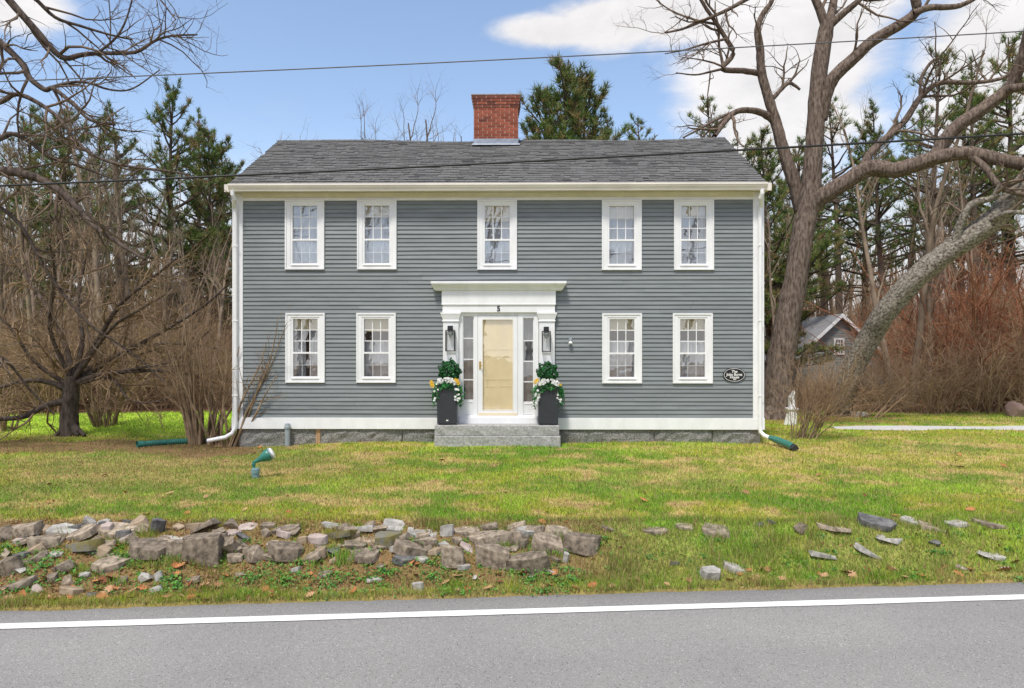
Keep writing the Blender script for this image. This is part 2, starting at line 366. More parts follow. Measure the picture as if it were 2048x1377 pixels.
def soil_col(x, y):
    """true colour of thatch, moss, grass and soil at a place (n,3)"""
    x = np.asarray(x, float); y = np.asarray(y, float)
    C = lambda *c: np.array(c)[None, :]
    def mx(a, b, t): return a * (1 - t[:, None]) + b * t[:, None]
    n1 = fbm(x * .45, y * .7, 21); n2 = fbm(x * 1.6, y * 2.2, 31); n3 = fbm(x * 6, y * 6, 41, 3)
    green, yel, tan, brown, lime = C(.135, .26, .022), C(.34, .355, .042), C(.46, .35, .14), C(.17, .105, .052), C(.29, .42, .04)
    c = mx(green, yel, sstep(.36, .60, n1 * .6 + n2 * .4 + (n3 - .5) * .25))
    n4 = fbm(x * 3.2, y * 4.0, 51, 3)
    c = mx(c, tan, sstep(.47, .62, n2 * .5 + n4 * .5) * .9)
    c = mx(c, brown * 1.5, sstep(.60, .70, n4 * .7 + n3 * .3) * .7)
    c = mx(c, lime, sstep(.60, .72, fbm(x * 1.1, y * 1.5, 61)) * .8)
    # thin, tan stretch along the front of the house on the left and between wall and drive
    leftdry = np.exp(-((x + 6.2) / 3.6) ** 2 - ((y - 12.4) / 2.2) ** 2)
    c = mx(c, tan * .72, np.clip(leftdry * (.3 + 1.3 * n2), 0, .8))
    rightdry = np.exp(-((x - 2.5) / 1.6) ** 2 - ((y - 11.2) / .8) ** 2) + .8 * np.exp(-((x - 8) / 4) ** 2 - ((y - 13.5) / 2.4) ** 2)
    c = mx(c, tan * 1.0, np.clip(rightdry * (.1 + .9 * n2), 0, .6))
    # bare soil where the leader drains, by the shrubs and along the bank
    dirt = np.clip(1.6 * np.exp(-((x + 9.6) / 3.8) ** 2 - ((y - 15.2) / .95) ** 2) + .9 * np.exp(-((x + 6.0) / 1.2) ** 2 - ((y - 14.1) / .5) ** 2), 0, 1)
    c = mx(c, brown, np.clip(sstep(.25, .75, dirt + (n2 - .5) * .8), 0, .92))
    c = mx(c, lime * 1.4, sstep(16.6, 18, y + (n2 - .5)) * (1 - sstep(22, 24, y)) * sstep(-4, -6.5, x) * .9)
    ye = edge_y(x); s = (y - ye) / np.maximum(top_y(x) - ye, .5)
    bank = sstep(.08, .3, s) * (1 - sstep(1.0, 1.25, s)) * (.25 + .75 * sstep(2.0, -0.5, x))
    c = mx(c, green * 1.35, sstep(.08, .25, s) * (1 - sstep(1.0, 1.3, s)) * sstep(-1.5, 1.0, x) * (.35 + .6 * n4) * .9)
    c = mx(c, brown * 1.1, np.clip(bank * sstep(.30, .55, n2 * .5 + n3 * .5) * 1.5, 0, .92))
    c = mx(c, lime * .8, (1 - sstep(.05, .16, s)) * .35)
    c = mx(c, brown * 1.15, (1 - sstep(.0, .06 + .05 * n3, s)) * .8)
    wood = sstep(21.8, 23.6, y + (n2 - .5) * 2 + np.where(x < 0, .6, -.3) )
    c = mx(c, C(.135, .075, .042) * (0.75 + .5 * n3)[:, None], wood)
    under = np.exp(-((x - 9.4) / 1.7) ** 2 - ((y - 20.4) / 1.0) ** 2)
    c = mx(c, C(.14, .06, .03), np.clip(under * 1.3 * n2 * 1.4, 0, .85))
    c = mx(c, C(.24, .17, .10), sstep(-1, -2.2, y))
    return c * (0.8 + .4 * n3)[:, None]
def build_ground():
    xs = np.unique(np.concatenate([np.arange(-14, 14.01, .07), np.arange(-40, 40.1, .8), np.linspace(-400, 400, 61)]))
    ys = np.unique(np.concatenate([np.arange(6.4, 9.6, .045), np.arange(9.6, 24, .16), np.arange(24, 80, 1.2), np.linspace(80, 600, 30), np.linspace(-200, 6.4, 30)]))
    X, Y = np.meshgrid(xs, ys); Z = ground_z(X.ravel(), Y.ravel())
    V = np.stack([X.ravel(), Y.ravel(), Z], 1); nx, ny = len(xs), len(ys)
    i = (np.arange(ny - 1)[:, None] * nx + np.arange(nx - 1)[None, :]).ravel()
    Fq = np.stack([i, i + 1, i + nx + 1, i + nx], 1)
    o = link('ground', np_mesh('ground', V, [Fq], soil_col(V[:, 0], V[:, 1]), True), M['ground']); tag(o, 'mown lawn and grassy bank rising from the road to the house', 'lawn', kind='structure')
build_ground()
def build_road():
    xs = np.unique(np.concatenate([np.arange(-16, 16.01, .08), np.linspace(-300, 300, 80)]))
    ex = edge_y(xs) + (fbm(xs * 1.1, xs * 0 + 3.3, 77) - .5) * .10 + (vnoise(xs * 9, xs * 0, 78) - .5) * .03
    fr = np.array([0, .04, .2, .5, .8, 1.3, 1.7, 2.1, 2.6, 3.2, 3.7, 4.2, 5, 8.0])
    V = []; C = []
    for k, d in enumerate(fr):
        yy = ex - d if k < 2 else edge_y(xs) - d
        zz = np.full_like(xs, ROADZ) + (0 if k else -.03) + min(d, 3.5) * .006
        V.append(np.stack([xs, yy, zz], 1))
        t = {0: .8, 1: .86, 2: .84, 3: .95, 5: 1.0, 6: .95, 7: .96, 8: 1.02, 9: 1.03, 10: .95, 11: .95}.get(k, 1.0); C.append(np.full((len(xs), 3), t))
    V = np.concatenate(V); C = np.concatenate(C); n = len(xs)
    i = (np.arange(len(fr) - 1)[:, None] * n + np.arange(n - 1)[None, :]).ravel()
    o = link('road', np_mesh('road', V, [np.stack([i, i + n, i + n + 1, i + 1], 1)], C, True), M['asphalt']); tag(o, 'worn grey asphalt road with a white edge line', 'road', kind='structure')
    b = MB()
    y0 = lambda x: 6.35 + (x + 4.65) * 0.0790
    seg = list(np.arange(-60, 60.1, .5)); rr = random.Random(3)
    j = [rr.uniform(-.006, .006) for _ in seg]
    vs = [(x, y0(x) - .068 + j[k], ROADZ + .45 * .006 + .008) for k, x in enumerate(seg)] + [(x, y0(x) + .068 - j[k] * .7, ROADZ + .45 * .006 + .008) for k, x in enumerate(seg)]
    n = len(seg); b.add(vs, [(k, k + 1, n + k + 1, n + k) for k in range(n - 1)])
    o = b.build('road_edge_line', M['line']); tag(o, 'white painted edge line along the asphalt road', 'road marking', kind='structure')
    # pale drive that passes behind the house on the right
    xs = np.arange(8.3, 60, .4); V = []
    for d in (0, .25, .9, 1.15):
        yy = 17.55 + d + (fbm(xs * .5, xs * 0 + d, 5) - .5) * .12 - (xs - 8) * .004 + np.where(xs < 8.8, (8.8 - xs) * .5, 0) * (1 if d < .5 else -1)
        V.append(np.stack([xs, yy, ground_z(xs, yy) + (.02 if .1 < d < 1 else -.01)], 1))
    V = np.concatenate(V); n = len(xs); i = (np.arange(3)[:, None] * n + np.arange(n - 1)[None, :]).ravel()
    o = link('driveway', np_mesh('driveway', V, [np.stack([i, i + 1, i + n + 1, i + n], 1)], None, True), M['gravel']); tag(o, 'pale gravel drive crossing the lawn beside the house', 'driveway', kind='structure')
build_road()

# ------------------------------------------------------------------ the house
HY0 = 15.05; HXC = (996 - CX) / F * HY0; HTH = R(-0.7)
HM = Matrix.Translation((HXC, HY0, 0)) @ Matrix.Rotation(HTH, 4, 'Z')
def hx(px, yl=0.0):
    u = (px - CX) / F; return (u * (HY0 + yl) - HXC) / (math.cos(HTH) - u * math.sin(HTH))
def hz(py, yl=0.0): return CAMZ - (py - HY) / F * (HY0 + yl)
def hthing(name, label, cat, x, y, z, group=None):
    return thing(name, label, cat, HM @ Vector((x, y, z)), HTH, group)
house = thing('clapboard_house', 'two-storey grey-green clapboard house with white trim and central brick chimney', 'house', (HXC, HY0, 0), HTH)
DEPTH = 5.56; XL, XR = hx(466), hx(1527)
Z_CL0, Z_CL1 = hz(836), hz(401)
WINS = [(571, 400), (715, 400), (955, 401), (1203.5, 402), (1347.5, 402), (572, 626.5), (713.5, 626.5), (1204, 627.5), (1345, 627.5)]
WW, WH = 79, 139.5
RIDGE_Y, RIDGE_Z, EAVE_Y, EAVE_Z = 2.78, 7.38, -0.27, 5.50
SLOPE = (RIDGE_Z - EAVE_Z) / (RIDGE_Y - EAVE_Y)
def sag(x, v): return -.055 * (1 - min(1, (x / 5.8) ** 2)) * v + .02 * math.sin(x * 1.3) * v
def build_walls():
    # sheathing with the openings left free (glass rectangles), floors and back wall
    openings = []
    for px, py in WINS: openings.append((hx(px + 13), hx(px + WW - 13), hz(py + WH - 11), hz(py + 10)))
    openings.append((hx(923), hx(1072), hz(833), hz(629)))
    xs = sorted({XL + .04, XR - .04} | {a for o in openings for a in o[:2]}); zs = sorted({hz(857), 5.62} | {a for o in openings for a in o[2:]})
    b = MB()
    for i in range(len(xs) - 1):
        for k in range(len(zs) - 1):
            cx, cz = (xs[i] + xs[i + 1]) / 2, (zs[k] + zs[k + 1]) / 2
            if any(o[0] < cx < o[1] and o[2] < cz < o[3] for o in openings): continue
            b.box(xs[i], xs[i + 1], .004, .13, zs[k], zs[k + 1])
    b.build('front_wall', M['plaster'], house)
    b = MB(); b.box(XL + .04, XR - .04, .131, DEPTH - .16, .25, .40); b.box(XL + .2, XR - .2, .131, DEPTH - .16, 2.86, 3.08); b.box(XL + .2, XR - .2, .131, DEPTH - .16, 5.40, 5.5)
    b.box(-1.25, -1.13, .132, DEPTH - .17, .401, 5.39); b.box(1.2, 1.32, .132, DEPTH - .17, .401, 5.39); b.box(-1.1, 1.15, 1.6, 1.7, .402, 5.38)
    b.build('floor', M['plaster'], house)
    # gable and back walls with their own clapboards
    for sgn, xw in ((-1, XL + .02), (1, XR - .02)):
        b = MB(); z = Z_CL0; e = .09
        zr = lambda y: EAVE_Z + (min(y, DEPTH - y) - EAVE_Y) * SLOPE - .06
        while z < RIDGE_Z - .3:
            y0 = 0.02 if z + .1 < zr(0.02) else (z + .1 + .06 - EAVE_Z) / SLOPE + EAVE_Y
            y1 = DEPTH - y0
            if y1 - y0 < .2: break
            x0, x1 = xw, xw + sgn * .026
            vs = [(x0, y0, z), (x0, y1, z), (x1, y1, z), (x1, y0, z), (x0, y0, z + .1), (x0, y1, z + .1), (xw + sgn * .006, y1, z + .1), (xw + sgn * .006, y0, z + .1)]
            b.add(vs, [(0, 1, 2, 3), (7, 6, 5, 4), (3, 2, 6, 7), (1, 0, 4, 5), (0, 3, 7, 4), (2, 1, 5, 6)]); z += e
        tag(b.build('gable_clapboards', M['clap'], house), kind='stuff')
        b = MB(); t = .16 * -sgn
        pr = [(0.14, -.3), (DEPTH, -.3), (DEPTH, zr(DEPTH) - .1), (DEPTH / 2, zr(DEPTH / 2) - .1), (.14, zr(.14) - .1)]
        n = len(pr); vs = [(xw - sgn * .003, a, c) for a, c in pr] + [(xw + t, a, c) for a, c in pr]
        b.add(vs, [tuple(range(n)), tuple(range(n, 2 * n))[::-1]] + [(i, n + i, n + (i + 1) % n, (i + 1) % n) for i in range(n)])
        b.build('gable_wall', M['plaster'], house)
    b = MB(); b.box(XL + .2, XR - .2, DEPTH - .12, DEPTH - .01, -.3, 5.6); b.build('back_wall', M['clap'], house)
build_walls()
def build_clapboards():
    rr = random.Random(11)
    x0, x1 = hx(487) - .004, hx(1505) + .004; n = 52; e = (Z_CL1 - Z_CL0) / n
    blocks = [(hx(px) + .012, hx(px + WW) - .012, hz(py + WH) + .01, hz(py)) for px, py in WINS]
    blocks.append((hx(885.5) + .01, hx(1110) - .01, -1, hz(568)))
    for i in range(n):
        z = Z_CL0 + i * e; zc = z + e * .5
        segs = [(x0, x1)]
        for a, b_, lo, hi in blocks:
            if not (lo < zc < hi): continue
            new = []
            for s in segs:
                if b_ <= s[0] or a >= s[1]: new.append(s); continue
                if a > s[0]: new.append((s[0], a))
                if b_ < s[1]: new.append((b_, s[1]))
            segs = new
        out = []
        for s in segs:
            L = s[1] - s[0]
            if L > 5.5:
                c1 = s[0] + L * rr.uniform(.25, .42); c2 = s[0] + L * rr.uniform(.58, .78); out += [(s[0], c1), (c1, c2), (c2, s[1])]
            elif L > 3.4: c1 = s[0] + L * rr.uniform(.3, .7); out += [(s[0], c1), (c1, s[1])]
            else: out.append(s)
        w = lambda x: (float(vnoise(x * .9, i * 3.7, 4)) - .5) * .010
        for k, (a, b_) in enumerate(out):
            a += .0016; b_ -= .0016; m = max(1, int((b_ - a) / .8)); X = [a + (b_ - a) * q / m for q in range(m + 1)]
            b = MB(); th = .031 + rr.uniform(-.0015, .003); top = min(z + .112, Z_CL1 + .02)
            for q in X:
                d = w(q); b.v += [(q, -.003, z + d), (q, -th, z + d), (q, -th + .001, z + d + .006), (q, -.0065, top + d), (q, -.003, top + d)]
            for q in range(m):
                o = q * 5
                b.f += [(o, o + 5, o + 6, o + 1), (o + 1, o + 6, o + 7, o + 2), (o + 2, o + 7, o + 8, o + 3), (o + 3, o + 8, o + 9, o + 4), (o + 4, o + 9, o + 5, o)]
            b.f += [(0, 1, 2, 3, 4), tuple(m * 5 + t for t in (4, 3, 2, 1, 0))]
            b.build('clapboard', M['clap'], house)
build_clapboards()
def build_trim():
    for a, b_, nm in ((466, 487, 0), (1505, 1527, 1)):
        b = MB(); b.box(hx(a), hx(b_), -.042, .10, hz(836) + .002, 5.36); b.build('corner_board', M['white'], house, .003)
        xo = hx(466) if nm == 0 else hx(1527); s = 1 if nm == 0 else -1
        b = MB(); b.box(min(xo, xo + s * .02) , max(xo, xo + s * .02), .101, .3, Z_CL0, 5.36); b.build('corner_board', M['white'], house)
    b = MB()
    xa, xb, xc, xd = hx(466) - .012, hx(918.5), hx(1075.5), hx(1527) + .012
    b = MB(); b.box(xa, xb, -.05, .05, hz(858.5), hz(836)); b.build('water_table', M['white'], house, .004)
    b = MB(); b.box(xc, xd, -.05, .05, hz(859), hz(836)); b.build('water_table', M['white'], house, .004)
    # frieze, bed moulding, soffit
    b = MB(); b.box(hx(487), hx(1505), -.036, .0, Z_CL1 - .004, 5.365); b.build('frieze_board', M['white'], house)
    b = MB(); b.box(XL - .06, XR + .06, -.262, .14, 5.366, 5.392); b.build('soffit', M['soffit'], house)
    b = MB(); b.extrude_x([(-.135, 5.365), (-.135, 5.335), (-.12, 5.322), (-.085, 5.305), (-.05, 5.268), (-.0365, 5.258), (-.0365, 5.365)], hx(487) + .0, hx(1505)); b.build('bed_moulding', M['soffit'], house)
    b = MB(); b.box(XL - .08, XR + .08, -.264, -.235, 5.34, 5.50); b.build('fascia', M['cream'], house)
    b = MB(); b.box(hx(783), hx(820), -.268, -.262, 5.345, 5.375); b.box(hx(790), hx(812), -.255, -.2, 5.355, 5.3655); b.build('rotted_gap', M['black'], house)
build_trim()
def build_gutter():
    yf = -.385; x0, x1 = hx(455.5, yf), hx(1537, yf); zt, zb = hz(366, yf), hz(380, yf)
    pr = [(-.268, zt - .01), (-.268, zb), (-.335, zb), (-.342, zb + .035), (-.356, zb + .06), (-.366, zb + .068), (-.376, zb + .10), (yf, zb + .108), (yf, zt), (yf + .012, zt), (yf + .012, zt - .012), (-.36, zt - .03), (-.28, zt - .05), (-.276, zt - .01)]
    b = MB(); b.extrude_x(pr, x0, x1); g = b.build('gutter', M['cream'], house)
    for px in (700, 960, 1230, 1400): # joint straps
        b = MB(); b.box(hx(px, yf), hx(px, yf) + .012, yf - .002, yf + .004, zt - .035, zt + .002); b.build('strap', M['cream'], g)
    def spout(name, pts, r=.036):
        b = MB(); b.tube(pts, r, 10); o = b.build(name, M['white'], house, smooth=False); return o
    d = []
    # left: outlet, swan neck to the wall, down the corner, shoe to the left
    xo, xi = hx(465, -.33), hx(471.5, -.08)
    d.append(spout('downspout', [(xo, -.32, zb + .01), (xo, -.32, zb - .08), (xo + .02, -.28, zb - .16), (xi - .01, -.14, zb - .27), (xi, -.085, zb - .33), (xi, -.085, 2.5), (xi, -.085, .40), (xi - .01, -.095, .31), (xi - .06, -.13, .20), (xi - .19, -.16, .12), (xi - .55, -.22, .05)], .043))
    xo, xi = hx(1525, -.33), hx(1520, -.08)
    d.append(spout('downspout', [(xo, -.32, zb + .01), (xo, -.32, zb - .08), (xo - .02, -.28, zb - .16), (xi + .01, -.14, zb - .27), (xi, -.085, zb - .33), (xi, -.085, 2.5), (xi, -.085, .36), (xi + .01, -.095, .24), (xi + .07, -.14, .17), (xi + .16, -.2, .13), (xi + .3, -.3, .08)], .043))
    for o, xx in zip(d, (hx(471.5, -.08), hx(1520, -.08))):
        for z in (4.2, 2.6, 1.0):
            b = MB(); b.box(xx - .06, xx + .06, -.132, -.125, z, z + .03); b.build('strap', M['white'], o)
build_gutter()
def build_roof():
    rr = random.Random(5)
    xl, xr = hx(457.5, EAVE_Y), hx(1534.5, EAVE_Y)
    b = MB(); m = 24
    for side in (0, 1):
        vs = []
        for i in range(m + 1):
            x = xl + .03 + (xr - xl - .06) * i / m
            for y, v in ((EAVE_Y, 0), (RIDGE_Y, 1)):
                yy = y if side == 0 else 2 * RIDGE_Y - y
                z = EAVE_Z + (y - EAVE_Y) * SLOPE + sag(x, v)
                vs += [(x, yy, z - .008), (x, yy, z - .07)]
        fs = []
        for i in range(m):
            o = i * 4; fs += [(o, o + 4, o + 6, o + 2), (o + 1, o + 3, o + 7, o + 5), (o, o + 1, o + 5, o + 4), (o + 2, o + 6, o + 7, o + 3)]
        fs += [(0, 2, 3, 1), (m * 4, m * 4 + 1, m * 4 + 3, m * 4 + 2)]
        b.add(vs, fs)
    roof = b.build('roof', pmat('roof_deck', (.13, .125, .12), .9, .2, 6), house)
    # shingles: real tabs with uneven butts, one joined part (each far below ten pixels high)
    b = MB(); L = math.hypot(RIDGE_Y - EAVE_Y, RIDGE_Z - EAVE_Z); uy, uz = (RIDGE_Y - EAVE_Y) / L, (RIDGE_Z - EAVE_Z) / L; ny, nz = -uz, uy
    rows = 27; ex = L / rows
    for side in (0, 1):
        for r in range(rows):
            x = xl - rr.uniform(0, .2); s0 = r * ex - (.025 if r == 0 else 0)
            while x < xr:
                w = rr.choice((.10, .14, .18, .22, .28)); xa, xb = max(x, xl), min(x + w - .006, xr); x += w
                if xb - xa < .03: continue
                th = rr.choice((.020, .024, .030)); sd = s0 + rr.uniform(-.006, .006)
                wob = (float(vnoise(xa * .6, r * 2.3, 8)) - .5) * .02
                g = rr.uniform(.132, .158) * (1 + .14 * (float(fbm(xa * .4, r * .15, 66)) - .5)); col = (g * 1.0, g * .985, g * .965)
                if rr.random() < .04: col = (g * .6, g * .6, g * .6)
                s1 = min(sd + ex * 1.35, L + .01); vs = []
                for (xx, s, h) in ((xa, sd + wob, 0), (xb, sd + wob, 0), (xb, s1, 0), (xa, s1, 0), (xa, sd + wob, th), (xb, sd + wob, th), (xb, s1, .004), (xa, s1, .004)):
                    v = s / L; y = EAVE_Y + s * uy + h * ny; z = EAVE_Z + s * uz + h * nz + sag(xx, v) - .007
                    vs.append((xx, y if side == 0 else 2 * RIDGE_Y - y, z))
                fs = [(4, 5, 6, 7), (0, 1, 5, 4), (1, 2, 6, 5), (3, 0, 4, 7)]
                b.add(vs, fs if side == 0 else [f[::-1] for f in fs], col)
    tag(b.build('shingles', M['shingle'], roof), kind='stuff')
    b = MB(); x = xl
    while x < xr:
        w = .14; g = rr.uniform(.08, .14)
        vs = []
        for xx, h in ((x, .022), (min(x + w * 1.3, xr), .012)):
            z = RIDGE_Z + sag(xx, 1) + h; vs += [(xx, RIDGE_Y - .13, z - .13 * SLOPE), (xx, RIDGE_Y, z + .004), (xx, RIDGE_Y + .13, z - .13 * SLOPE)]
        b.add(vs, [(0, 3, 4, 1), (1, 4, 5, 2), (0, 1, 2)], (g, g * .98, g * .96)); x += w
    tag(b.build('ridge_caps', M['shingle'], roof), kind='stuff')
    for x, s in ((xl, -1), (xr, 1)):   # rake boards, both slopes
        b = MB()
        for side in (0, 1):
            pr = [(EAVE_Y + .02, -.02), (RIDGE_Y, -.02), (RIDGE_Y, -.17), (EAVE_Y + .02, -.17)]
            vs = []
            for xx in (x - s * .035, x - s * .005):
                for y, dz in pr:
                    vs.append((xx, y if side == 0 else 2 * RIDGE_Y - y, EAVE_Z + (y - EAVE_Y) * SLOPE + dz))
            b.add(vs, [(0, 1, 2, 3), (7, 6, 5, 4), (0, 4, 5, 1), (2, 6, 7, 3), (1, 5, 6, 2), (3, 7, 4, 0)])
        b.build('rake_board', M['white'], house)
build_roof()
def build_chimney():
    rr = random.Random(9)
    yc = 2.45; Yw = HY0 + yc; px2 = lambda px: hx(px, yc); pz = lambda py: hz(py, yc)
    w = px2(1033.5) - px2(945.5); xc = (px2(1033.5) + px2(945.5)) / 2; dp = .78; ztop, zbot = pz(192), pz(279)
    ch = thing('chimney', None, None); ch.parent = house; ch.location = (xc, yc + dp / 2, 0)
    courses = 15; e = (ztop - zbot) / courses
    b = MB(); b.box(-w / 2 + .001, w / 2 - .001, -dp / 2 + .001, dp / 2 - .001, zbot - .9, ztop - .02); mo = b.build('mortar', M['mortar'], ch)
    cache = {}
    nb = 5
    for c in range(-1, courses):
        fl = max(0, c - (courses - 5)) * .014       # corbelled top courses step out
        W, D = w / 2 + fl, dp / 2 + fl; z = zbot + c * e
        if fl:
            b = MB(); b.box(-W + .001, W - .001, -D + .001, D - .001, z + .001, z + e - .001); b.build('mortar', M['mortar'], ch)
        for face in range(4):
            half = W if face % 2 == 0 else D; n = nb if face % 2 == 0 else 4
            bl = 2 * half / n; off = 0 if c % 2 else -bl / 2
            for k in range(n + 1):
                a, q = max(-half + .0, -half + off + k * bl), min(half, -half + off + (k + 1) * bl)
                if q - a < .03: continue
                key = (round(q - a, 3), round(e, 3))
                if key not in cache:
                    m = MB(); L = q - a - .014; m.box(-L / 2, L / 2, -.006, .04, .0065, e - .0065)
                    cache[key] = m.mesh('brick')
                mid = (a + q) / 2
                px, py, rot = [(mid, -D, 0), (W, mid, math.pi / 2), (-mid, D, math.pi), (-W, -mid, -math.pi / 2)][face]
                o = link('brick', cache[key], None, ch, (px + rr.uniform(-.001, .001), py + rr.uniform(-.0015, .0015), z), (0, 0, rot))
                if not cache[key].materials: cache[key].materials.append(M['brick'])
                if c >= courses - 4 or rr.random() < .06:
                    o.material_slots[0].link = 'OBJECT'; o.material_slots[0].material = M['brick_dark'] if (c >= courses - 1 or rr.random() < .6) else M['brick']
    W = w / 2 + .07; b = MB(); b.box(-W, W, -dp / 2 - .07, dp / 2 + .07, ztop - .002, ztop + .03); b.build('cap', M['step'], ch, .006)
    zf = zbot; b = MB(); b.box(-w / 2 - .012, w / 2 + .012, -dp / 2 - .016, dp / 2 + .012, zf - .75, zf + .012)
    b.extrude_x([(-dp / 2 - .014, zf - .135), (-dp / 2 - .13, zf - .135 - .115 * SLOPE - .004 + .03), (-dp / 2 - .13, zf - .135 - .115 * SLOPE + .04), (-dp / 2 - .014, zf - .10)], -w / 2 - .05, w / 2 + .05)
    b.build('flashing', M['lead'], ch, .004)
build_chimney()
def build_foundation():
    rr = random.Random(21)
    spans = [(478, 632), (640, 803), (806, 872), (1119, 1308), (1311, 1424), (1426, 1516)]
    for a, c in spans:
        xa, xb = hx(a), hx(c); n = max(3, int((xb - xa) / .12)); m = 6
        b = MB(); zt = hz(857.5); zb = -.35
        for i in range(n + 1):
            for k in range(m + 1):
                x = xa + (xb - xa) * i / n; z = zb + (zt - zb) * k / m
                y = -.012 + (rr.random() - .5) * .045 + (.03 if i in (0, n) else 0) + (.03 if k == m else 0)
                b.v.append((x, y, z))
        for i in range(n):
            for k in range(m):
                o = i * (m + 1) + k; b.f.append((o, o + m + 1, o + m + 2, o + 1))
        o0 = len(b.v); b.add([(xa, .2, zb), (xb, .2, zb), (xb, .2, zt), (xa, .2, zt)], [(1, 0, 3, 2)])
        b.f += [tuple(range(m + 1)) + (o0 + 3, o0), tuple(n * (m + 1) + k for k in range(m + 1))[::-1] + (o0 + 1, o0 + 2)]
        b.f.append(tuple(i * (m + 1) + m for i in range(n + 1)) + (o0 + 2, o0 + 3))
        b.build('foundation_stone', M['granite'], house)
    b = MB(); b.box(hx(631.6), hx(640.4), .0, .15, -.35, hz(858.5)); b.build('mortar_joint', M['mortar2'], house)
    b = MB(); b.box(hx(480), hx(1514), .05, .19, -.34, hz(859)); b.build('footing', M['granite'], house)
    for s in (-1, 1):
        x = XL + .13 if s < 0 else XR - .13
        b = MB(); b.box(x - .02, x + .02, .21, DEPTH, -.35, hz(858)); b.build('foundation_side', M['granite'], house)
    b = MB(); b.box(XL, XL + .06, .051, DEPTH, hz(858.5), Z_CL0 - .002); b.box(XR - .06, XR, .051, DEPTH, hz(858.5), Z_CL0 - .002); b.build('side_water_table', M['white'], house)
build_foundation()
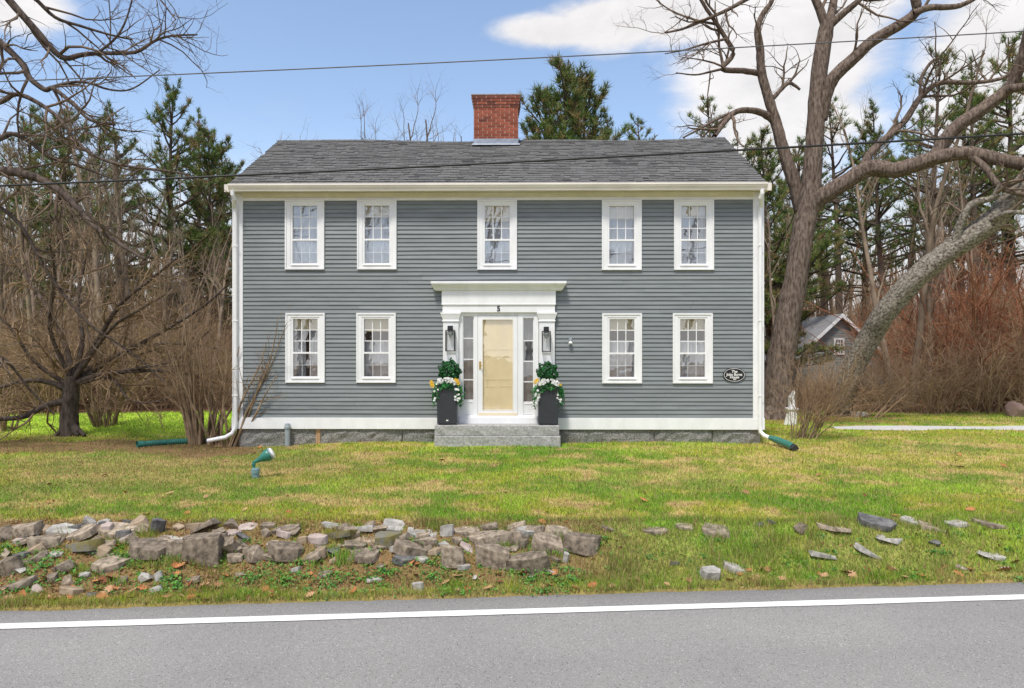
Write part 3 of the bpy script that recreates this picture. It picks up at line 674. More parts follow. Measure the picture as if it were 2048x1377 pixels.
# -------- windows
def build_windows():
    rr = random.Random(31); k = HY0 / F
    W, Hh = WW * k, WH * k; gx = W / 2 - 14.8 * k; zb, zt = 12.7 * k, Hh - 11.5 * k     # glass opening
    zm0, zm1 = Hh - 81.5 * k, Hh - 78 * k                                              # meeting rail
    def me(b, n, bev=0):
        o = b.mesh(n)
        if bev:
            bm = bmesh.new(); bm.from_mesh(o); bmesh.ops.bevel(bm, geom=[e for e in bm.edges if e.is_manifold and e.calc_face_angle(0) > .5], offset=bev, segments=1, affect='EDGES', clamp_overlap=True); bm.to_mesh(o); bm.free()
        return o
    b = MB(); b.ring(-W / 2, W / 2, 0, Hh, 3.2 * k, -.062, 0.0); b.ring(-W / 2 + 3.2 * k, W / 2 - 3.2 * k, 3.2 * k, Hh - 3.2 * k, W / 2 - gx - 3.2 * k - 4 * k, -.047, 0.0, wt=5.0 * k, wb=6.3 * k)
    casing = me(b, 'window', .002)
    b = MB(); b.ring(-gx - 4.2 * k, gx + 4.2 * k, zb - 3.4 * k, zt + 3.4 * k, 4.2 * k, -.036, -.004, wt=3.4 * k, wb=3.4 * k); b.box(-gx - .002, gx + .002, -.034, -.008, zm0, zm1); frame = me(b, 'storm_frame', .0015)
    b = MB(); b.box(-gx - 3 * k, gx + 3 * k, -.066, -.048, zb - 4.6 * k, zb - 3.5 * k); sill = me(b, 'sill', .001)
    def sash(z0, z1, rows, y0, y1):
        b = MB(); b.ring(-gx - .02, gx + .02, z0 - .02, z1 + .02, .02, y0, y1)
        for i in (1, 2): x = -gx + 2 * gx * i / 3; b.box(x - .0088, x + .0088, y0 + .003, y1 - .003, z0, z1)
        for i in range(1, rows): z = z0 + (z1 - z0) * i / rows; b.box(-gx, gx, y0 + .005, y1 - .005, z - .0085, z + .0085)
        return b
    up = me(sash(zm1, zt, 3, -.003, .022), 'upper_sash'); lo = me(sash(zb, zm0, 2, .028, .053), 'lower_sash')
    pw = 2 * gx / 3
    def pane(h, y): b = MB(); b.add([(-pw / 2 + .004, y, -h / 2 + .004), (pw / 2 - .004, y, -h / 2 + .004), (pw / 2 - .004, y, h / 2 - .004), (-pw / 2 + .004, y, h / 2 - .004)], [(0, 1, 2, 3)]); return b.mesh('pane')
    hu, hl = (zt - zm1) / 3, (zm0 - zb) / 2; pu, pl = pane(hu, 0), pane(hl, 0)
    b = MB(); b.add([(-gx, -.02, zb), (gx, -.02, zb), (gx, -.02, zm0), (-gx, -.02, zm0)], [(0, 1, 2, 3)]); storm = b.mesh('storm_pane')
    def curtain(x0, x1, z0, z1, seed, amp=.02):
        r2 = random.Random(seed); n = 26; b = MB(); ph = r2.uniform(0, 6)
        for i in range(n + 1):
            x = x0 + (x1 - x0) * i / n; y = .16 + amp * math.sin(i * 1.35 + ph) + r2.uniform(-.004, .004); b.v += [(x, y, z0), (x, y + .004, z1)]
        b.f = [(2 * i, 2 * i + 2, 2 * i + 3, 2 * i + 1) for i in range(n)]; return b.mesh('curtain', True)
    curt = [(curtain(-gx - .1, gx + .1, zb - .1, zt + .05, 1),), (curtain(-gx - .1, gx * .55, zb - .1, zt + .05, 2), curtain(gx * .1, gx + .1, zb - .1, zt + .05, 3)), (curtain(-gx - .1, -gx * .15, zb - .1, zt + .05, 4), curtain(gx * .2, gx + .1, zb - .1, zt + .05, 5)),
            (curtain(-gx - .1, gx + .1, zb - .1, zm0 + .3, 6),)]
    for cs in curt:
        for c in cs: c.materials.append(M['curtain'])
    style = [0, 1, 0, 0, 1, 2, 3, 3, 3]; shade_h = [.0, .16, .24, .20, .14, .16, .20, .17, .17]
    for n, (px, py) in enumerate(WINS):
        w = link('window', casing, M['white'], house, (hx(px + WW / 2), 0, hz(py + WH)))
        link('storm_frame', frame, M['white'], w); link('sill', sill, M['white'], w)
        link('upper_sash', up, M['white'], w); link('lower_sash', lo, M['white'], w); link('storm_pane', storm, M['storm'], w, rot=(R(rr.uniform(-.15, .15)), 0, R(rr.uniform(-.15, .15))))
        for r in range(5):
            for c in range(3):
                x = -gx + pw * (c + .5)
                mesh, y, z = (pu, .010, zm1 + hu * (r + .5)) if r < 3 else (pl, .040, zb + hl * (r - 3 + .5))
                link('pane', mesh, M['glass'], w, (x, y, z), (R(rr.uniform(-.5, .5)), 0, R(rr.uniform(-.5, .5))))
        for c in curt[style[n]]: link('curtain', c, None, w)
        if shade_h[n]:
            b = MB(); h = (zt - zb) * shade_h[n]; b.box(-gx - .05, gx + .05, .085, .088, zt - h, zt + .04); b.box(-gx - .05, gx + .05, .08, .093, zt - h - .02, zt - h); b.build('roller_shade', M['shade'], w)
build_windows()
# -------- the doorway
def build_door():
    b = MB(); X = hx; y0 = -.10
    # cornice with its mouldings
    def moulded(nm, levels, mat=M['white']):
        """stack of boxes (px0,px1,py_top,py_bot,proj) joined as one moulding"""
        b = MB()
        for a, c, t, bo, pr in levels: b.box(X(a), X(c), -pr, 0.0, hz(bo), hz(t))
        return b.build(nm, mat, house, .003)
    cor = MB()
    prof = [(-.12, 583, 871.5, 1122), (-.15, 581, 870, 1124), (-.16, 578.5, 868.5, 1126), (-.19, 575, 867.5, 1128), (-.235, 572, 865.5, 1130.5), (-.25, 569.5, 864.8, 1131.3), (-.25, 565, 864.5, 1131.6)]
    vs = []
    for pr, py, a, c in prof: vs += [(X(a), 0, hz(py)), (X(a), pr, hz(py)), (X(c), pr, hz(py)), (X(c), 0, hz(py))]
    fs = []
    for i in range(len(prof) - 1):
        o = i * 4
        for k in range(4): fs.append((o + k, o + (k + 1) % 4, o + 4 + (k + 1) % 4, o + 4 + k))
    n = (len(prof) - 1) * 4; fs += [(3, 2, 1, 0), (n, n + 1, n + 2, n + 3)]
    cor.add(vs, fs); co = cor.build('cornice', M['white'], house)
    b = MB(); b.extrude_x([(0, hz(565) + .001), (-.245, hz(565) + .001), (0, hz(563.5) + .012)], X(865.5), X(1130.5)); b.build('cap_flashing', M['lead'], co)
    moulded('frieze', [(884.5, 1111, 583, 609, .115)]); moulded('architrave', [(886, 1109.5, 609.2, 626, .10), (884.2, 1111.3, 608, 611, .122)])
    for a in (882.5, 1073.5):
        w = 40
        b = MB(); prof = [(0, 626, .14), (0, 629, .14), (1.2, 632, .13), (3, 637, .118), (4, 640, .11), (4, 641.5, .11), (3, 642, .12), (3, 644, .12)]
        vs = []
        for ins, py, pr in prof: vs += [(X(a + ins), 0, hz(py)), (X(a + ins), -pr, hz(py)), (X(a + w - ins), -pr, hz(py)), (X(a + w - ins), 0, hz(py))]
        fs = [(0, 1, 2, 3)]
        for i in range(len(prof) - 1):
            for k in range(4): fs.append((i * 4 + (k + 1) % 4, i * 4 + k, i * 4 + 4 + k, i * 4 + 4 + (k + 1) % 4))
        o = (len(prof) - 1) * 4; fs.append((o + 3, o + 2, o + 1, o))
        b.add(vs, fs); cap = b.build('pilaster_capital', M['white'], house)
        b = MB(); xa, xb = X(a + 4.5), X(a + w - 4.5); b.box(xa, xb, -.10, 0, hz(851), hz(644.2)); b.build('pilaster', M['white'], house, .003)
        # jamb returns between pilaster and sidelights
    b = MB(); z0, z1 = hz(831.5), hz(626)
    xs = {'lj': (918.5, 926), 'lm': (948, 955.6), 'rm': (1035.8, 1046), 'rj': (1067.5, 1077)}
    for k_, (a, c) in xs.items(): b.box(X(a), X(c), -.055, .13, z0, z1 - .001)
    b.box(X(926), X(948), -.05, .1, hz(633), z1 - .002); b.box(X(1046), X(1067.5), -.05, .1, hz(636.5), z1 - .002); b.box(X(955.6), X(1035.8), -.05, .1, hz(631), z1 - .002)
    b.build('door_frame', M['white'], house, .002)
    for a, c, zt_, zb_, bars in ((926, 948, 633.2, 801, (677, 719, 760)), (1046, 1067.5, 636.7, 805, (682, 723, 764))):
        s = MB(); s.ring(X(a), X(c), hz(zb_), hz(zt_), .014, -.02, .03)
        for p in bars: s.box(X(a) + .01, X(c) - .01, -.018, .028, hz(p) - .011, hz(p) + .011)
        so = s.build('sidelight', M['white'], house)
        zz = [zb_] + list(bars[::-1]) + [zt_]
        for i in range(4):
            p = MB(); h = hz(zz[i + 1]) - hz(zz[i]); w = X(c) - X(a) - .02
            p.add([(-w / 2, 0, -h / 2 + .006), (w / 2, 0, -h / 2 + .006), (w / 2, 0, h / 2 - .006), (-w / 2, 0, h / 2 - .006)], [(0, 1, 2, 3)])
            p.build('pane', M['glass'], so, loc=((X(a) + X(c)) / 2, .005, (hz(zz[i]) + hz(zz[i + 1])) / 2), rot=(R(rnd.uniform(-.6, .6)), 0, R(rnd.uniform(-.6, .6))))
        p = MB(); p.box(X(a), X(c), -.03, .05, z0, hz(zb_) - .001); p.ring(X(a) + .02, X(c) - .02, z0 + .03, hz(zb_) - .03, .012, -.038, -.028); p.build('sidelight_panel', M['white'], so)
        p = MB(); n = 10
        for i in range(n + 1):
            x = X(a) - .02 + (X(c) - X(a) + .04) * i / n; p.v += [(x, .12 + .012 * math.sin(i * 1.9), hz(zb_) - .02), (x, .12 + .012 * math.sin(i * 1.9), hz(zt_) + .02)]
        p.f = [(2 * i, 2 * i + 2, 2 * i + 3, 2 * i + 1) for i in range(n)]
        p.build('sidelight_curtain', pmat('grey_sheer', (.20, .20, .21), .9, .15, 6), so)
    # storm door, its glass, the yellow door behind
    d = MB(); d.ring(X(956), X(1035.4), hz(831), hz(631.5), X(966) - X(956), -.052, -.012, wt=hz(631.5) - hz(640.5), wb=hz(820) - hz(831)); dr = d.build('storm_door', M['white'], house, .003)
    p = MB(); w = X(1025.5) - X(966); h = hz(640.5) - hz(820); p.add([(-w / 2, 0, -h / 2), (w / 2, 0, -h / 2), (w / 2, 0, h / 2), (-w / 2, 0, h / 2)], [(0, 1, 2, 3)])
    p.build('glass_pane', M['door_glass'], dr, loc=((X(1025.5) + X(966)) / 2, -.03, (hz(640.5) + hz(820)) / 2), rot=(R(.3), 0, 0))
    p = MB(); p.ring(X(965), X(1026.5), hz(821), hz(639.5), .006, -.056, -.046); p.build('glazing_bead', M['shade'], dr)
    p = MB(); p.box(X(957), X(1034.5), -.06, -.05, hz(831), hz(826)); p.build('door_sweep', M['shade'], dr)
    p = MB(); p.box(X(957), X(1034), -.002, .04, hz(831), hz(632)); dd = p.build('front_door', M['door'], house)
    for i, (a, c) in enumerate(((964, 993), (998, 1027))):
        for t, bo in ((642, 700), (712, 760), (772, 818)):
            q = MB(); q.ring(X(a), X(c), hz(bo), hz(t), .022, -.008, -.0015); q.build('door_panel', M['door'], dd)
    xh = X(960.5); zc = hz(731)
    q = MB(); q.box(xh - .022, xh + .022, -.062, -.052, zc - .09, zc + .09); hp = q.build('handle_plate', M['brass'], dr, .006)
    q = MB(); q.tube([(xh, -.06, zc), (xh, -.10, zc), (xh + .02, -.11, zc), (xh + .10, -.11, zc - .005)], .009, 8); q.build('lever', M['brass'], hp)
    q = MB(); q.lathe([(.012, 0), (.014, .012), (.002, .016)], 10, Matrix.Translation((xh, -.062, zc + .06)) @ Matrix.Rotation(R(90), 4, 'X')); q.build('lock', M['brass'], hp)
    q = MB(); q.box(X(918.7), X(1075.2), -.12, .02, hz(851), hz(835)); q.box(X(918.7), X(1075.2), -.075, .0, hz(834.9), hz(831.3)); q.build('door_sill', M['white'], house, .003)
    # house number
    cu = bpy.data.curves.new('number', 'FONT'); cu.body = '5'; cu.size = .155; cu.extrude = .004; cu.align_x = 'CENTER'; cu.offset = .004
    to = bpy.data.objects.new('tmp', cu); me = bpy.data.meshes.new_from_object(to); bpy.data.objects.remove(to); me.name = 'house_number'
    o = link('house_number', me, M['black'], house, (X(997.5), -.106, hz(623.3)), (R(90), 0, 0))
build_door()
# ------------------------------------------------------------------ things at the doorway
def build_steps():
    rr = random.Random(8)
    for nm, a, c, t, bo, y0, lab in (('granite_step', 870, 1119, 851, 871.5, -.55, 'long grey granite slab doorstep, the upper of the two below the door'), ('granite_step', 869.5, 1121.5, 872, 905, -.58, 'long grey granite block doorstep, the lower of the two, resting in the grass')):
        zt, zb = hz(t, y0 * .9), hz(bo, y0); xa, xb = hx(a, y0), hx(c, y0); L = xb - xa; n = 20
        b = MB(); pr = []
        for i in range(n + 1):
            x = -L / 2 + L * i / n; j = lambda s=.012: rr.uniform(-s, s)
            b.v += [(x, y0 + j(), zb), (x, y0 + j(), (zt + zb) / 2 + j()), (x, y0 + .004 + j(.006), zt - .014), (x, y0 + .02 + j(.004), zt + j(.003)), (x, -.122, zt), (x, -.122, zb)]
        for i in range(n):
            for k in range(6): o = i * 6; k2 = (k + 1) % 6; b.f.append((o + k2, o + k, o + 6 + k, o + 6 + k2))
        b.f += [(0, 1, 2, 3, 4, 5), tuple(n * 6 + k for k in (5, 4, 3, 2, 1, 0))]
        b.v = [(x, y, z - zb) for x, y, z in b.v]
        o = b.build(nm, M['step']); o.location = HM @ Vector(((xa + xb) / 2, 0, zb)); o.rotation_euler = (0, 0, HTH); tag(o, lab, 'step')
    return hz(851, -.5)
STEP_Z = build_steps()
def leaf_cards(b, pts_normals, size, cols, rr, aspect=.55):
    for p, n in pts_normals:
        n = Vector(n).normalized(); t = n.cross(Vector((rr.uniform(-1, 1), rr.uniform(-1, 1), rr.uniform(-1, 1)))).normalized(); q = n.cross(t); s = size * rr.uniform(.7, 1.3); p = Vector(p)
        b.add([p - t * s * .5, p + q * s * aspect * .5 + n * s * .12, p + t * s * .5 + n * s * .05, p - q * s * aspect * .5 + n * s * .12], [(0, 1, 2, 3)], rr.choice(cols))
def build_planter(px0, px1, py_t, py_b, ballx, bally, ballr, seed, side):
    rr = random.Random(seed); yl = -.33; x0, x1 = hx(px0, yl), hx(px1, yl); w = x1 - x0; xc = (x0 + x1) / 2
    zb = STEP_Z; zt = hz(py_t, yl); h = zt - zb
    P = hthing('planter', f'tall tapered charcoal planter box on the doorstep {side}', 'planter', xc, yl, zb, 'planters flanking the front door')
    b = MB(); a0, a1 = w / 2 - .03, w / 2; hd = .15
    lev = [(a0, hd - .02, 0), (a0, hd - .02, .03), (a1 - .004, hd, .03), (a1, hd, h), (a1 - .02, hd - .02, h), (a1 - .025, hd - .025, h - .1)]
    for ax, ay, z in lev: b.v += [(-ax, -ay, z), (ax, -ay, z), (ax, ay, z), (-ax, ay, z)]
    for i in range(len(lev) - 1):
        for k in range(4): b.f.append((i * 4 + k, i * 4 + (k + 1) % 4, i * 4 + 4 + (k + 1) % 4, i * 4 + 4 + k))
    o = (len(lev) - 1) * 4; b.f += [(3, 2, 1, 0), (o, o + 1, o + 2, o + 3)]
    b.build('box', M['charcoal'], P, .004)
    if side.endswith('handle'):
        b = MB(); b.box(-.012, .034, -hd - .003, -hd + .001, .085, .11); b.build('maker_badge', M['lamp'], P)
    # clipped ball of box
    bx, bz, br = hx(ballx, yl), hz(bally, yl), ballr * HY0 / F
    T = hthing('boxwood_ball', f'clipped green boxwood ball in the planter {side}', 'shrub', bx, yl, zt - .08)
    b = MB(); dz = bz - zt + .08; pts = []
    for i in range(1700):
        v = Vector((rr.gauss(0, 1), rr.gauss(0, 1), rr.gauss(0, 1))).normalized(); r = br * (rr.uniform(.55, 1) ** .5) * (1 + .20 * math.sin(v.x * 8 + seed) * math.cos(v.z * 7 + seed) + .08 * math.sin(v.x * 17))
        pts.append(((v.x * r, v.y * r * .9, dz + v.z * r * 1.05), (v + Vector((rr.gauss(0, .5), rr.gauss(0, .5), rr.gauss(0, .5) + .3)))))
    leaf_cards(b, pts, .056, [(.012, .085, .022), (.02, .14, .03), (.03, .19, .045), (.008, .05, .018), (.015, .11, .03)], rr)
    b.build('leaves', M['leafgreen'], T)
    b = MB(); b.tube([(0, 0, 0), (0, 0, dz)], .015, 6); b.build('stem', M['bark_dark'], T)
    # trailing flowers
    Fl = hthing('trailing_flowers', f'flowers and leaves spilling over the planter {side}', 'flowers', xc, yl, zt - .02)
    b = MB(); pts = []; fl = []; wf = w / 2 + .10
    for k in range(120):      # strands that arch over the rim and hang
        an = rr.uniform(0, 2 * math.pi); dx, dy = math.cos(an), math.sin(an) * .8
        hang = rr.uniform(.12, .42) * (.55 + .75 * abs(dx)) * (1 if abs(dx) > .45 else .4)
        if dy > .5: hang *= .4
        p0 = Vector((dx * w * .25, dy * .10, .02)); p1 = Vector((dx * (w / 2 + .05 + rr.uniform(0, .05)), dy * (.17 + rr.uniform(0, .05)), rr.uniform(.02, .10))); p2 = p1 + Vector((dx * rr.uniform(.0, .05), dy * .02, -hang))
        for q in range(20):
            t = q / 19; p = p0 * (1 - t) ** 2 + p1 * 2 * t * (1 - t) * 1.0 + p2 * t ** 2 if t > 0 else p0
            p = Vector(p) + Vector((rr.gauss(0, .018), rr.gauss(0, .015), rr.gauss(0, .015)))
            pts.append((p, (dx + rr.gauss(0, .6), dy - .5 + rr.gauss(0, .6), .4 + rr.gauss(0, .6))))
    leaf_cards(b, pts, .062, [(.02, .17, .03), (.035, .25, .05), (.012, .095, .025), (.05, .30, .07), (.16, .24, .12), (.015, .12, .035)], rr, .5)
    b.build('leaves', M['leafgreen'], Fl)
    def flower(b, p, n, r, col, ctr):
        n = Vector(n).normalized(); t = n.cross(Vector((0, 0, 1))).normalized(); q = n.cross(t); p = Vector(p); a0 = rr.uniform(0, 1)
        for k in range(5):
            a = a0 + 2 * math.pi * k / 5; d = t * math.cos(a) + q * math.sin(a); s = t * -math.sin(a) + q * math.cos(a)
            b.add([p, p + d * r * .7 + s * r * .38 + n * r * .15, p + d * r + n * r * .1, p + d * r * .7 - s * r * .38 + n * r * .15], [(0, 1, 2, 3)], col)
        b.add([p + n * r * .18 + t * r * .18, p + n * r * .2 + q * r * .18, p + n * r * .18 - t * r * .18, p + n * r * .2 - q * r * .18], [(0, 1, 2, 3)], ctr)
    b = MB()
    for k in range(84):
        a = rr.uniform(-1, 1)
        if k < 66: p = (a * wf * .72, -.16 - .07 * (1 - a * a) + rr.uniform(-.03, .03), .13 - .07 * a * a + rr.uniform(-.05, .045))
        else:
            s = 1 if (side.endswith('handle')) == (rr.random() < .8) else -1; p = (s * (w / 2 + rr.uniform(-.03, .07)), -.2 + rr.uniform(-.03, .02), -rr.uniform(.05, .32))
        flower(b, p, (rr.gauss(0, .35), -1, .35 + rr.gauss(0, .3)), rr.uniform(.019, .031), (.80, .80, .78), (.55, .55, .40))
    tag(b.build('white_flowers', M['petal'], Fl), kind='stuff')
    b = MB()
    ys = [(-wf * 1.0, .05, .055), (-wf * .96, .005, .05), (-wf * 1.04, .09, .04), (wf * .72, .11, .05), (wf * .82, .06, .045), (wf * .6, .13, .04)] if side.endswith('handle') else [(-wf * .82, .13, .05), (-wf * .92, .09, .045), (-wf * .72, .15, .035), (wf * .8, .05, .03)]
    for x, z, r in ys: b = MB(); flower(b, (x, -.2, z), (rr.gauss(0, .3), -1, .2), r, (.78, .46, .02), (.5, .25, .02)); b.build('yellow_flower', M['petal'], Fl)
build_planter(876, 914.5, 770, 849, 899.5, 743, 21.5, 41, 'on the side of the door handle')
build_planter(1076.5, 1116.5, 772, 853, 1095.5, 746, 20.5, 42, 'on the hinge side of the door')
def build_lanterns():
    for px0, px1, pt, pb, side in ((891.5, 910.3, 661, 703, 'on the side of the door handle'), (1084, 1101.6, 663, 704, 'on the hinge side of the door')):
        yl = -.10; x0, x1 = hx(px0, -.2), hx(px1, -.2); z0, z1 = hz(pb, -.2), hz(pt, -.2); w = x1 - x0; h = z1 - z0
        T = hthing('wall_lantern', f'black framed glass wall lantern on the pilaster {side}', 'lantern', (x0 + x1) / 2, yl - .001, z0, 'lanterns beside the front door')
        t = .015; d0, d1 = -.185, -.02; b = MB()
        for sx in (-1, 1):
            for y in (d0, d1 - t): b.box(sx * w / 2 - (t if sx > 0 else 0), sx * w / 2 + (t if sx < 0 else 0), y, y + t, t, h - t)
        for z in (0, h - t): b.ring(0, 0, 0, 0, 0, 0, 0) if False else None
        for z in (0, h - t):
            b.box(-w / 2, w / 2, d0, d0 + t, z, z + t); b.box(-w / 2, w / 2, d1 - t, d1, z, z + t); b.box(-w / 2, -w / 2 + t, d0 + t, d1 - t, z, z + t); b.box(w / 2 - t, w / 2, d0 + t, d1 - t, z, z + t)
        b.build('frame', M['black'], T)
        b = MB(); b.box(-.055, .055, -.15, -.055, h - .03, h + .095); b.box(-.05, .05, -.055, 0, h - .10, h + .02); b.box(-.062, .062, -.157, -.048, h + .02, h + .028); b.build('hood', M['black'], T, .003)
        b = MB(); b.lathe([(.045, h - .03), (.045, h - .085), (.03, h - .10), (.018, h - .15), (.006, h - .165)], 12, Matrix.Translation((0, -.1, 0))); b.build('socket', M['pvc'], T)
        b = MB(); b.lathe([(.012, h - .16), (.022, h - .19), (.024, h - .21), (.012, h - .24), (.002, h - .245)], 12, Matrix.Translation((0, -.1, 0))); b.build('bulb', M['lglass'], T, smooth=True)
        for y in (d0 + .006,):
            b = MB(); b.add([(-w / 2 + t, y, t), (w / 2 - t, y, t), (w / 2 - t, y, h - t), (-w / 2 + t, y, h - t)], [(0, 1, 2, 3)]); b.build('glass_pane', M['lglass'], T)
        for sx in (-1, 1):
            b = MB(); x = sx * (w / 2 - .006); b.add([(x, d0 + t, t), (x, d1 - t, t), (x, d1 - t, h - t), (x, d0 + t, h - t)], [(0, 1, 2, 3)]); b.build('glass_pane', M['lglass'], T)
build_lanterns()
def build_plaque():
    x, z = hx(1467.3), hz(750); a, c = 22.2 * HY0 / F, 14.2 * HY0 / F
    T = hthing('oval_plaque', 'black oval plaque with white lettering and rim on the clapboards', 'plaque', x, -.027, z)
    def oval(k, y0, y1, ki=None):
        b = MB(); n = 40
        o = [(a * k * math.cos(2 * math.pi * i / n), c * k * math.sin(2 * math.pi * i / n)) for i in range(n)]
        if ki is None:
            b.add([(p, y0, q) for p, q in o] + [(p, y1, q) for p, q in o], [tuple(range(n)), tuple(range(n, 2 * n))[::-1]] + [(i, n + i, n + (i + 1) % n, (i + 1) % n) for i in range(n)])
        else:
            q2 = [(a * (k - ki) * math.cos(2 * math.pi * i / n), (c * k - a * ki) * math.sin(2 * math.pi * i / n)) for i in range(n)]
            b.add([(p, y0, q) for p, q in o] + [(p, y0, q) for p, q in q2], [(i, (i + 1) % n, n + (i + 1) % n, n + i) for i in range(n)])
        return b
    oval(1, -.022, 0).build('board', M['plaque'], T); oval(.925, -.0245, 0, .032).build('rim_line', M['lamp'], T)
    for s, size, zz, off in (('The', .082, .045, 0), ('John Burns', .080, -.018, -.002), ('House', .078, -.074, 0), ('1810', .034, -.107, .003)):
        cu = bpy.data.curves.new('lettering', 'FONT'); cu.body = s; cu.size = size; cu.align_x = 'CENTER'; cu.offset = .0018; cu.extrude = .0005; cu.shear = .1; cu.space_character = .95
        to = bpy.data.objects.new('tmp', cu); me = bpy.data.meshes.new_from_object(to); bpy.data.objects.remove(to)
        link('lettering', me, M['lamp'], T, (off, -.0252, zz), (R(90), 0, 0))
build_plaque()
def build_small():
    # tiny bell-shaped fixture on the wall right of the door
    T = hthing('wall_bell', 'small white-lipped bell fixture on the clapboards near the doorway', 'bell', hx(1140.5), -.028, hz(688))
    b = MB(); b.lathe([(.045, 0), (.043, .02), (.022, .05), (.012, .06)], 14, Matrix.Translation((0, -.05, .0))); b.build('shade', M['lamp'], T, smooth=True)
    b = MB(); b.tube([(0, -.05, .058), (0, -.05, .09), (0, 0, .10)], .012, 8); b.box(-.035, .035, -.012, 0, .065, .135); b.build('bracket', M['pvc'], T)
    # capped grey pipe in front of the foundation
    p = on_ground(575.5, 896); b = MB(); zt = hz(853, -.12); p = HM @ Vector((hx(575.5, -.12), -.13, 0)); z0 = gz(p.x, p.y) - .15
    T = thing('standpipe', 'grey plastic standpipe with slotted white cap against the foundation', 'pipe', (p.x, p.y, z0), HTH)
    b.lathe([(.056, 0), (.056, zt - z0 - .045)], 16); b.build('pipe', M['pvc'], T, smooth=False)
    b = MB(); b.lathe([(.07, zt - z0 - .05), (.07, zt - z0 - .02), (.058, zt - z0 + .015), (.052, zt - z0 + .05), (.03, zt - z0 + .06)], 16); b.build('cap', M['pvc'], T)
    # green corrugated leader pipes at the two downspouts
    def corr(path, r, name_, lab):
        pts = [Vector(p) for p in path]; L = [0]
        for i in range(1, len(pts)): L.append(L[-1] + (pts[i] - pts[i - 1]).length)
        n = int(L[-1] / .011); P = []; Rr = []
        for i in range(n + 1):
            s = L[-1] * i / n; k = max(j for j in range(len(L)) if L[j] <= s + 1e-9); k = min(k, len(pts) - 2); t = (s - L[k]) / (L[k + 1] - L[k])
            P.append(pts[k].lerp(pts[k + 1], t)); Rr.append(r * (1 + .07 * (1 if (i // 2) % 2 else -1)))
        T = thing(name_, lab, 'drain pipe', P[0]); base = P[0]
        b = MB(); b.tube([p - base for p in P], Rr, 14, cap=False); b.build('pipe', M['green_pl'], T)
        e = P[-1] - base; d = (P[-1] - P[-2]).normalized(); b = MB(); b.tube([e - d * .03, e + d * .05, e + d * .11], [r * 1.12, r * 1.15, r * 1.3], 14, cap=False); b.build('outlet', M['green_pl'], T)
        return T
    c = [on_ground(px, py) for px, py in ((440, 886), (385, 887.5), (330, 890), (285, 894))]
    rr_ = .062; corr([q + Vector((0, 0, .055)) for q in c], rr_, 'drain_leader', 'teal corrugated drain leader lying on bare soil by the bare shrub')
    a = HM @ Vector((hx(1520, -.08) + .17, -.21, .135)); e = on_ground(1588, 903)
    pts = [a, a.lerp(e, .5), e]; T = thing('drain_leader', 'smooth green drain leader sloping from the white downspout onto the grass', 'drain pipe', a)
    d = (e - a); b = MB(); q = Vector((0, 0, .07))
    b.tube([Vector((0, 0, .0)), d * .12 + q * .15, d * .3 + q * .4, d * .8 + q, d * .97 + q], [.05, .06, .072, .072, .07], 14, cap=False); b.build('pipe', M['green_pl'], T, smooth=True)
    b = MB(); u = d.normalized(); b.tube([d * .96 + q, d * 1.0 + q, d * 1.06 + q], [.078, .08, .082], 4, cap=True); b.build('outlet', M['charcoal'], T)
    # green garden floodlight on a stub post
    g = on_ground(511, 957); S = g.y / F
    T = thing('garden_floodlight', 'teal bell-shaped garden floodlight on a stub post in the lawn', 'floodlight', (g.x, g.y, g.z - .03))
    b = MB(); b.lathe([(.058, 0), (.058, .10), (.062, .105), (.066, .11), (.066, .175), (.06, .19), (.03, .195)], 16); b.build('post', M['green_pv'], T)
    b = MB(); b.tube([(-.02, 0, .19), (-.035, 0, .25), (-.025, 0, .28)], .022, 10); b.lathe([(.03, 0), (.034, .02), (.03, .04)], 10, Matrix.Translation((-.03, 0, .235))); b.build('knuckle', M['green_pl'], T)
    Mx = Matrix.Translation((-.03, 0, .28)) @ Matrix.Rotation(R(62), 4, 'Y') @ Matrix.Rotation(R(-14), 4, 'X')
    b = MB(); b.lathe([(.025, -.01), (.03, .04), (.042, .10), (.075, .17), (.095, .22), (.10, .27), (.09, .285)], 20, Mx); hd = b.build('head', M['green_pl'], T, smooth=True)
    b = MB(); b.lathe([(.10, .284), (.106, .29), (.106, .305), (.096, .308)], 20, Mx); b.build('rim', M['pvc'], hd)
    b = MB(); b.lathe([(.094, .309), (.088, .325), (.05, .34), (.004, .345)], 20, Mx); b.build('lens', M['lamp'], hd, smooth=True)
    # overhead cables along the road
    def wire(name_, a, m, e, Y, r, lab, mat):
        P = [ray(*a, Y), ray(*m, Y), ray(*e, Y)]
        def at(x):   # parabola through three points
            (x0, z0), (x1, z1), (x2, z2) = [(p.x, p.z) for p in P]
            return z0 * (x - x1) * (x - x2) / ((x0 - x1) * (x0 - x2)) + z1 * (x - x0) * (x - x2) / ((x1 - x0) * (x1 - x2)) + z2 * (x - x0) * (x - x1) / ((x2 - x0) * (x2 - x1))
        b = MB(); x0 = -22; b.tube([(x - x0, 0, at(x) - at(x0)) for x in np.linspace(-22, 22, 60)], r, 6)
        o = b.build(name_, mat, smooth=True); o.location = (x0, Y, at(x0)); tag(o, lab, 'cable')
    wire('overhead_cable', (0, 372), (1000, 326), (2048, 268), 10.0, .016, 'thick black overhead cable crossing in front of the roof', M['wire'])
    wire('overhead_cable', (340, 150), (1100, 115), (2048, 63), 10.3, .0085, 'thin grey overhead wire crossing the sky above the chimney', M['wire2'])
    # white fence post with a broken upper board
    g = on_ground(1583, 850); s = g.y / F
    T = thing('fence_post', 'white wooden post with capped base and splintered top behind the twiggy shrub', 'fence post', (g.x, g.y, g.z - .05))
    b = MB(); b.box(-8 * s, 8 * s, -.10, .10, 0, 30 * s + .05); b.build('base', M['white'], T, .005)
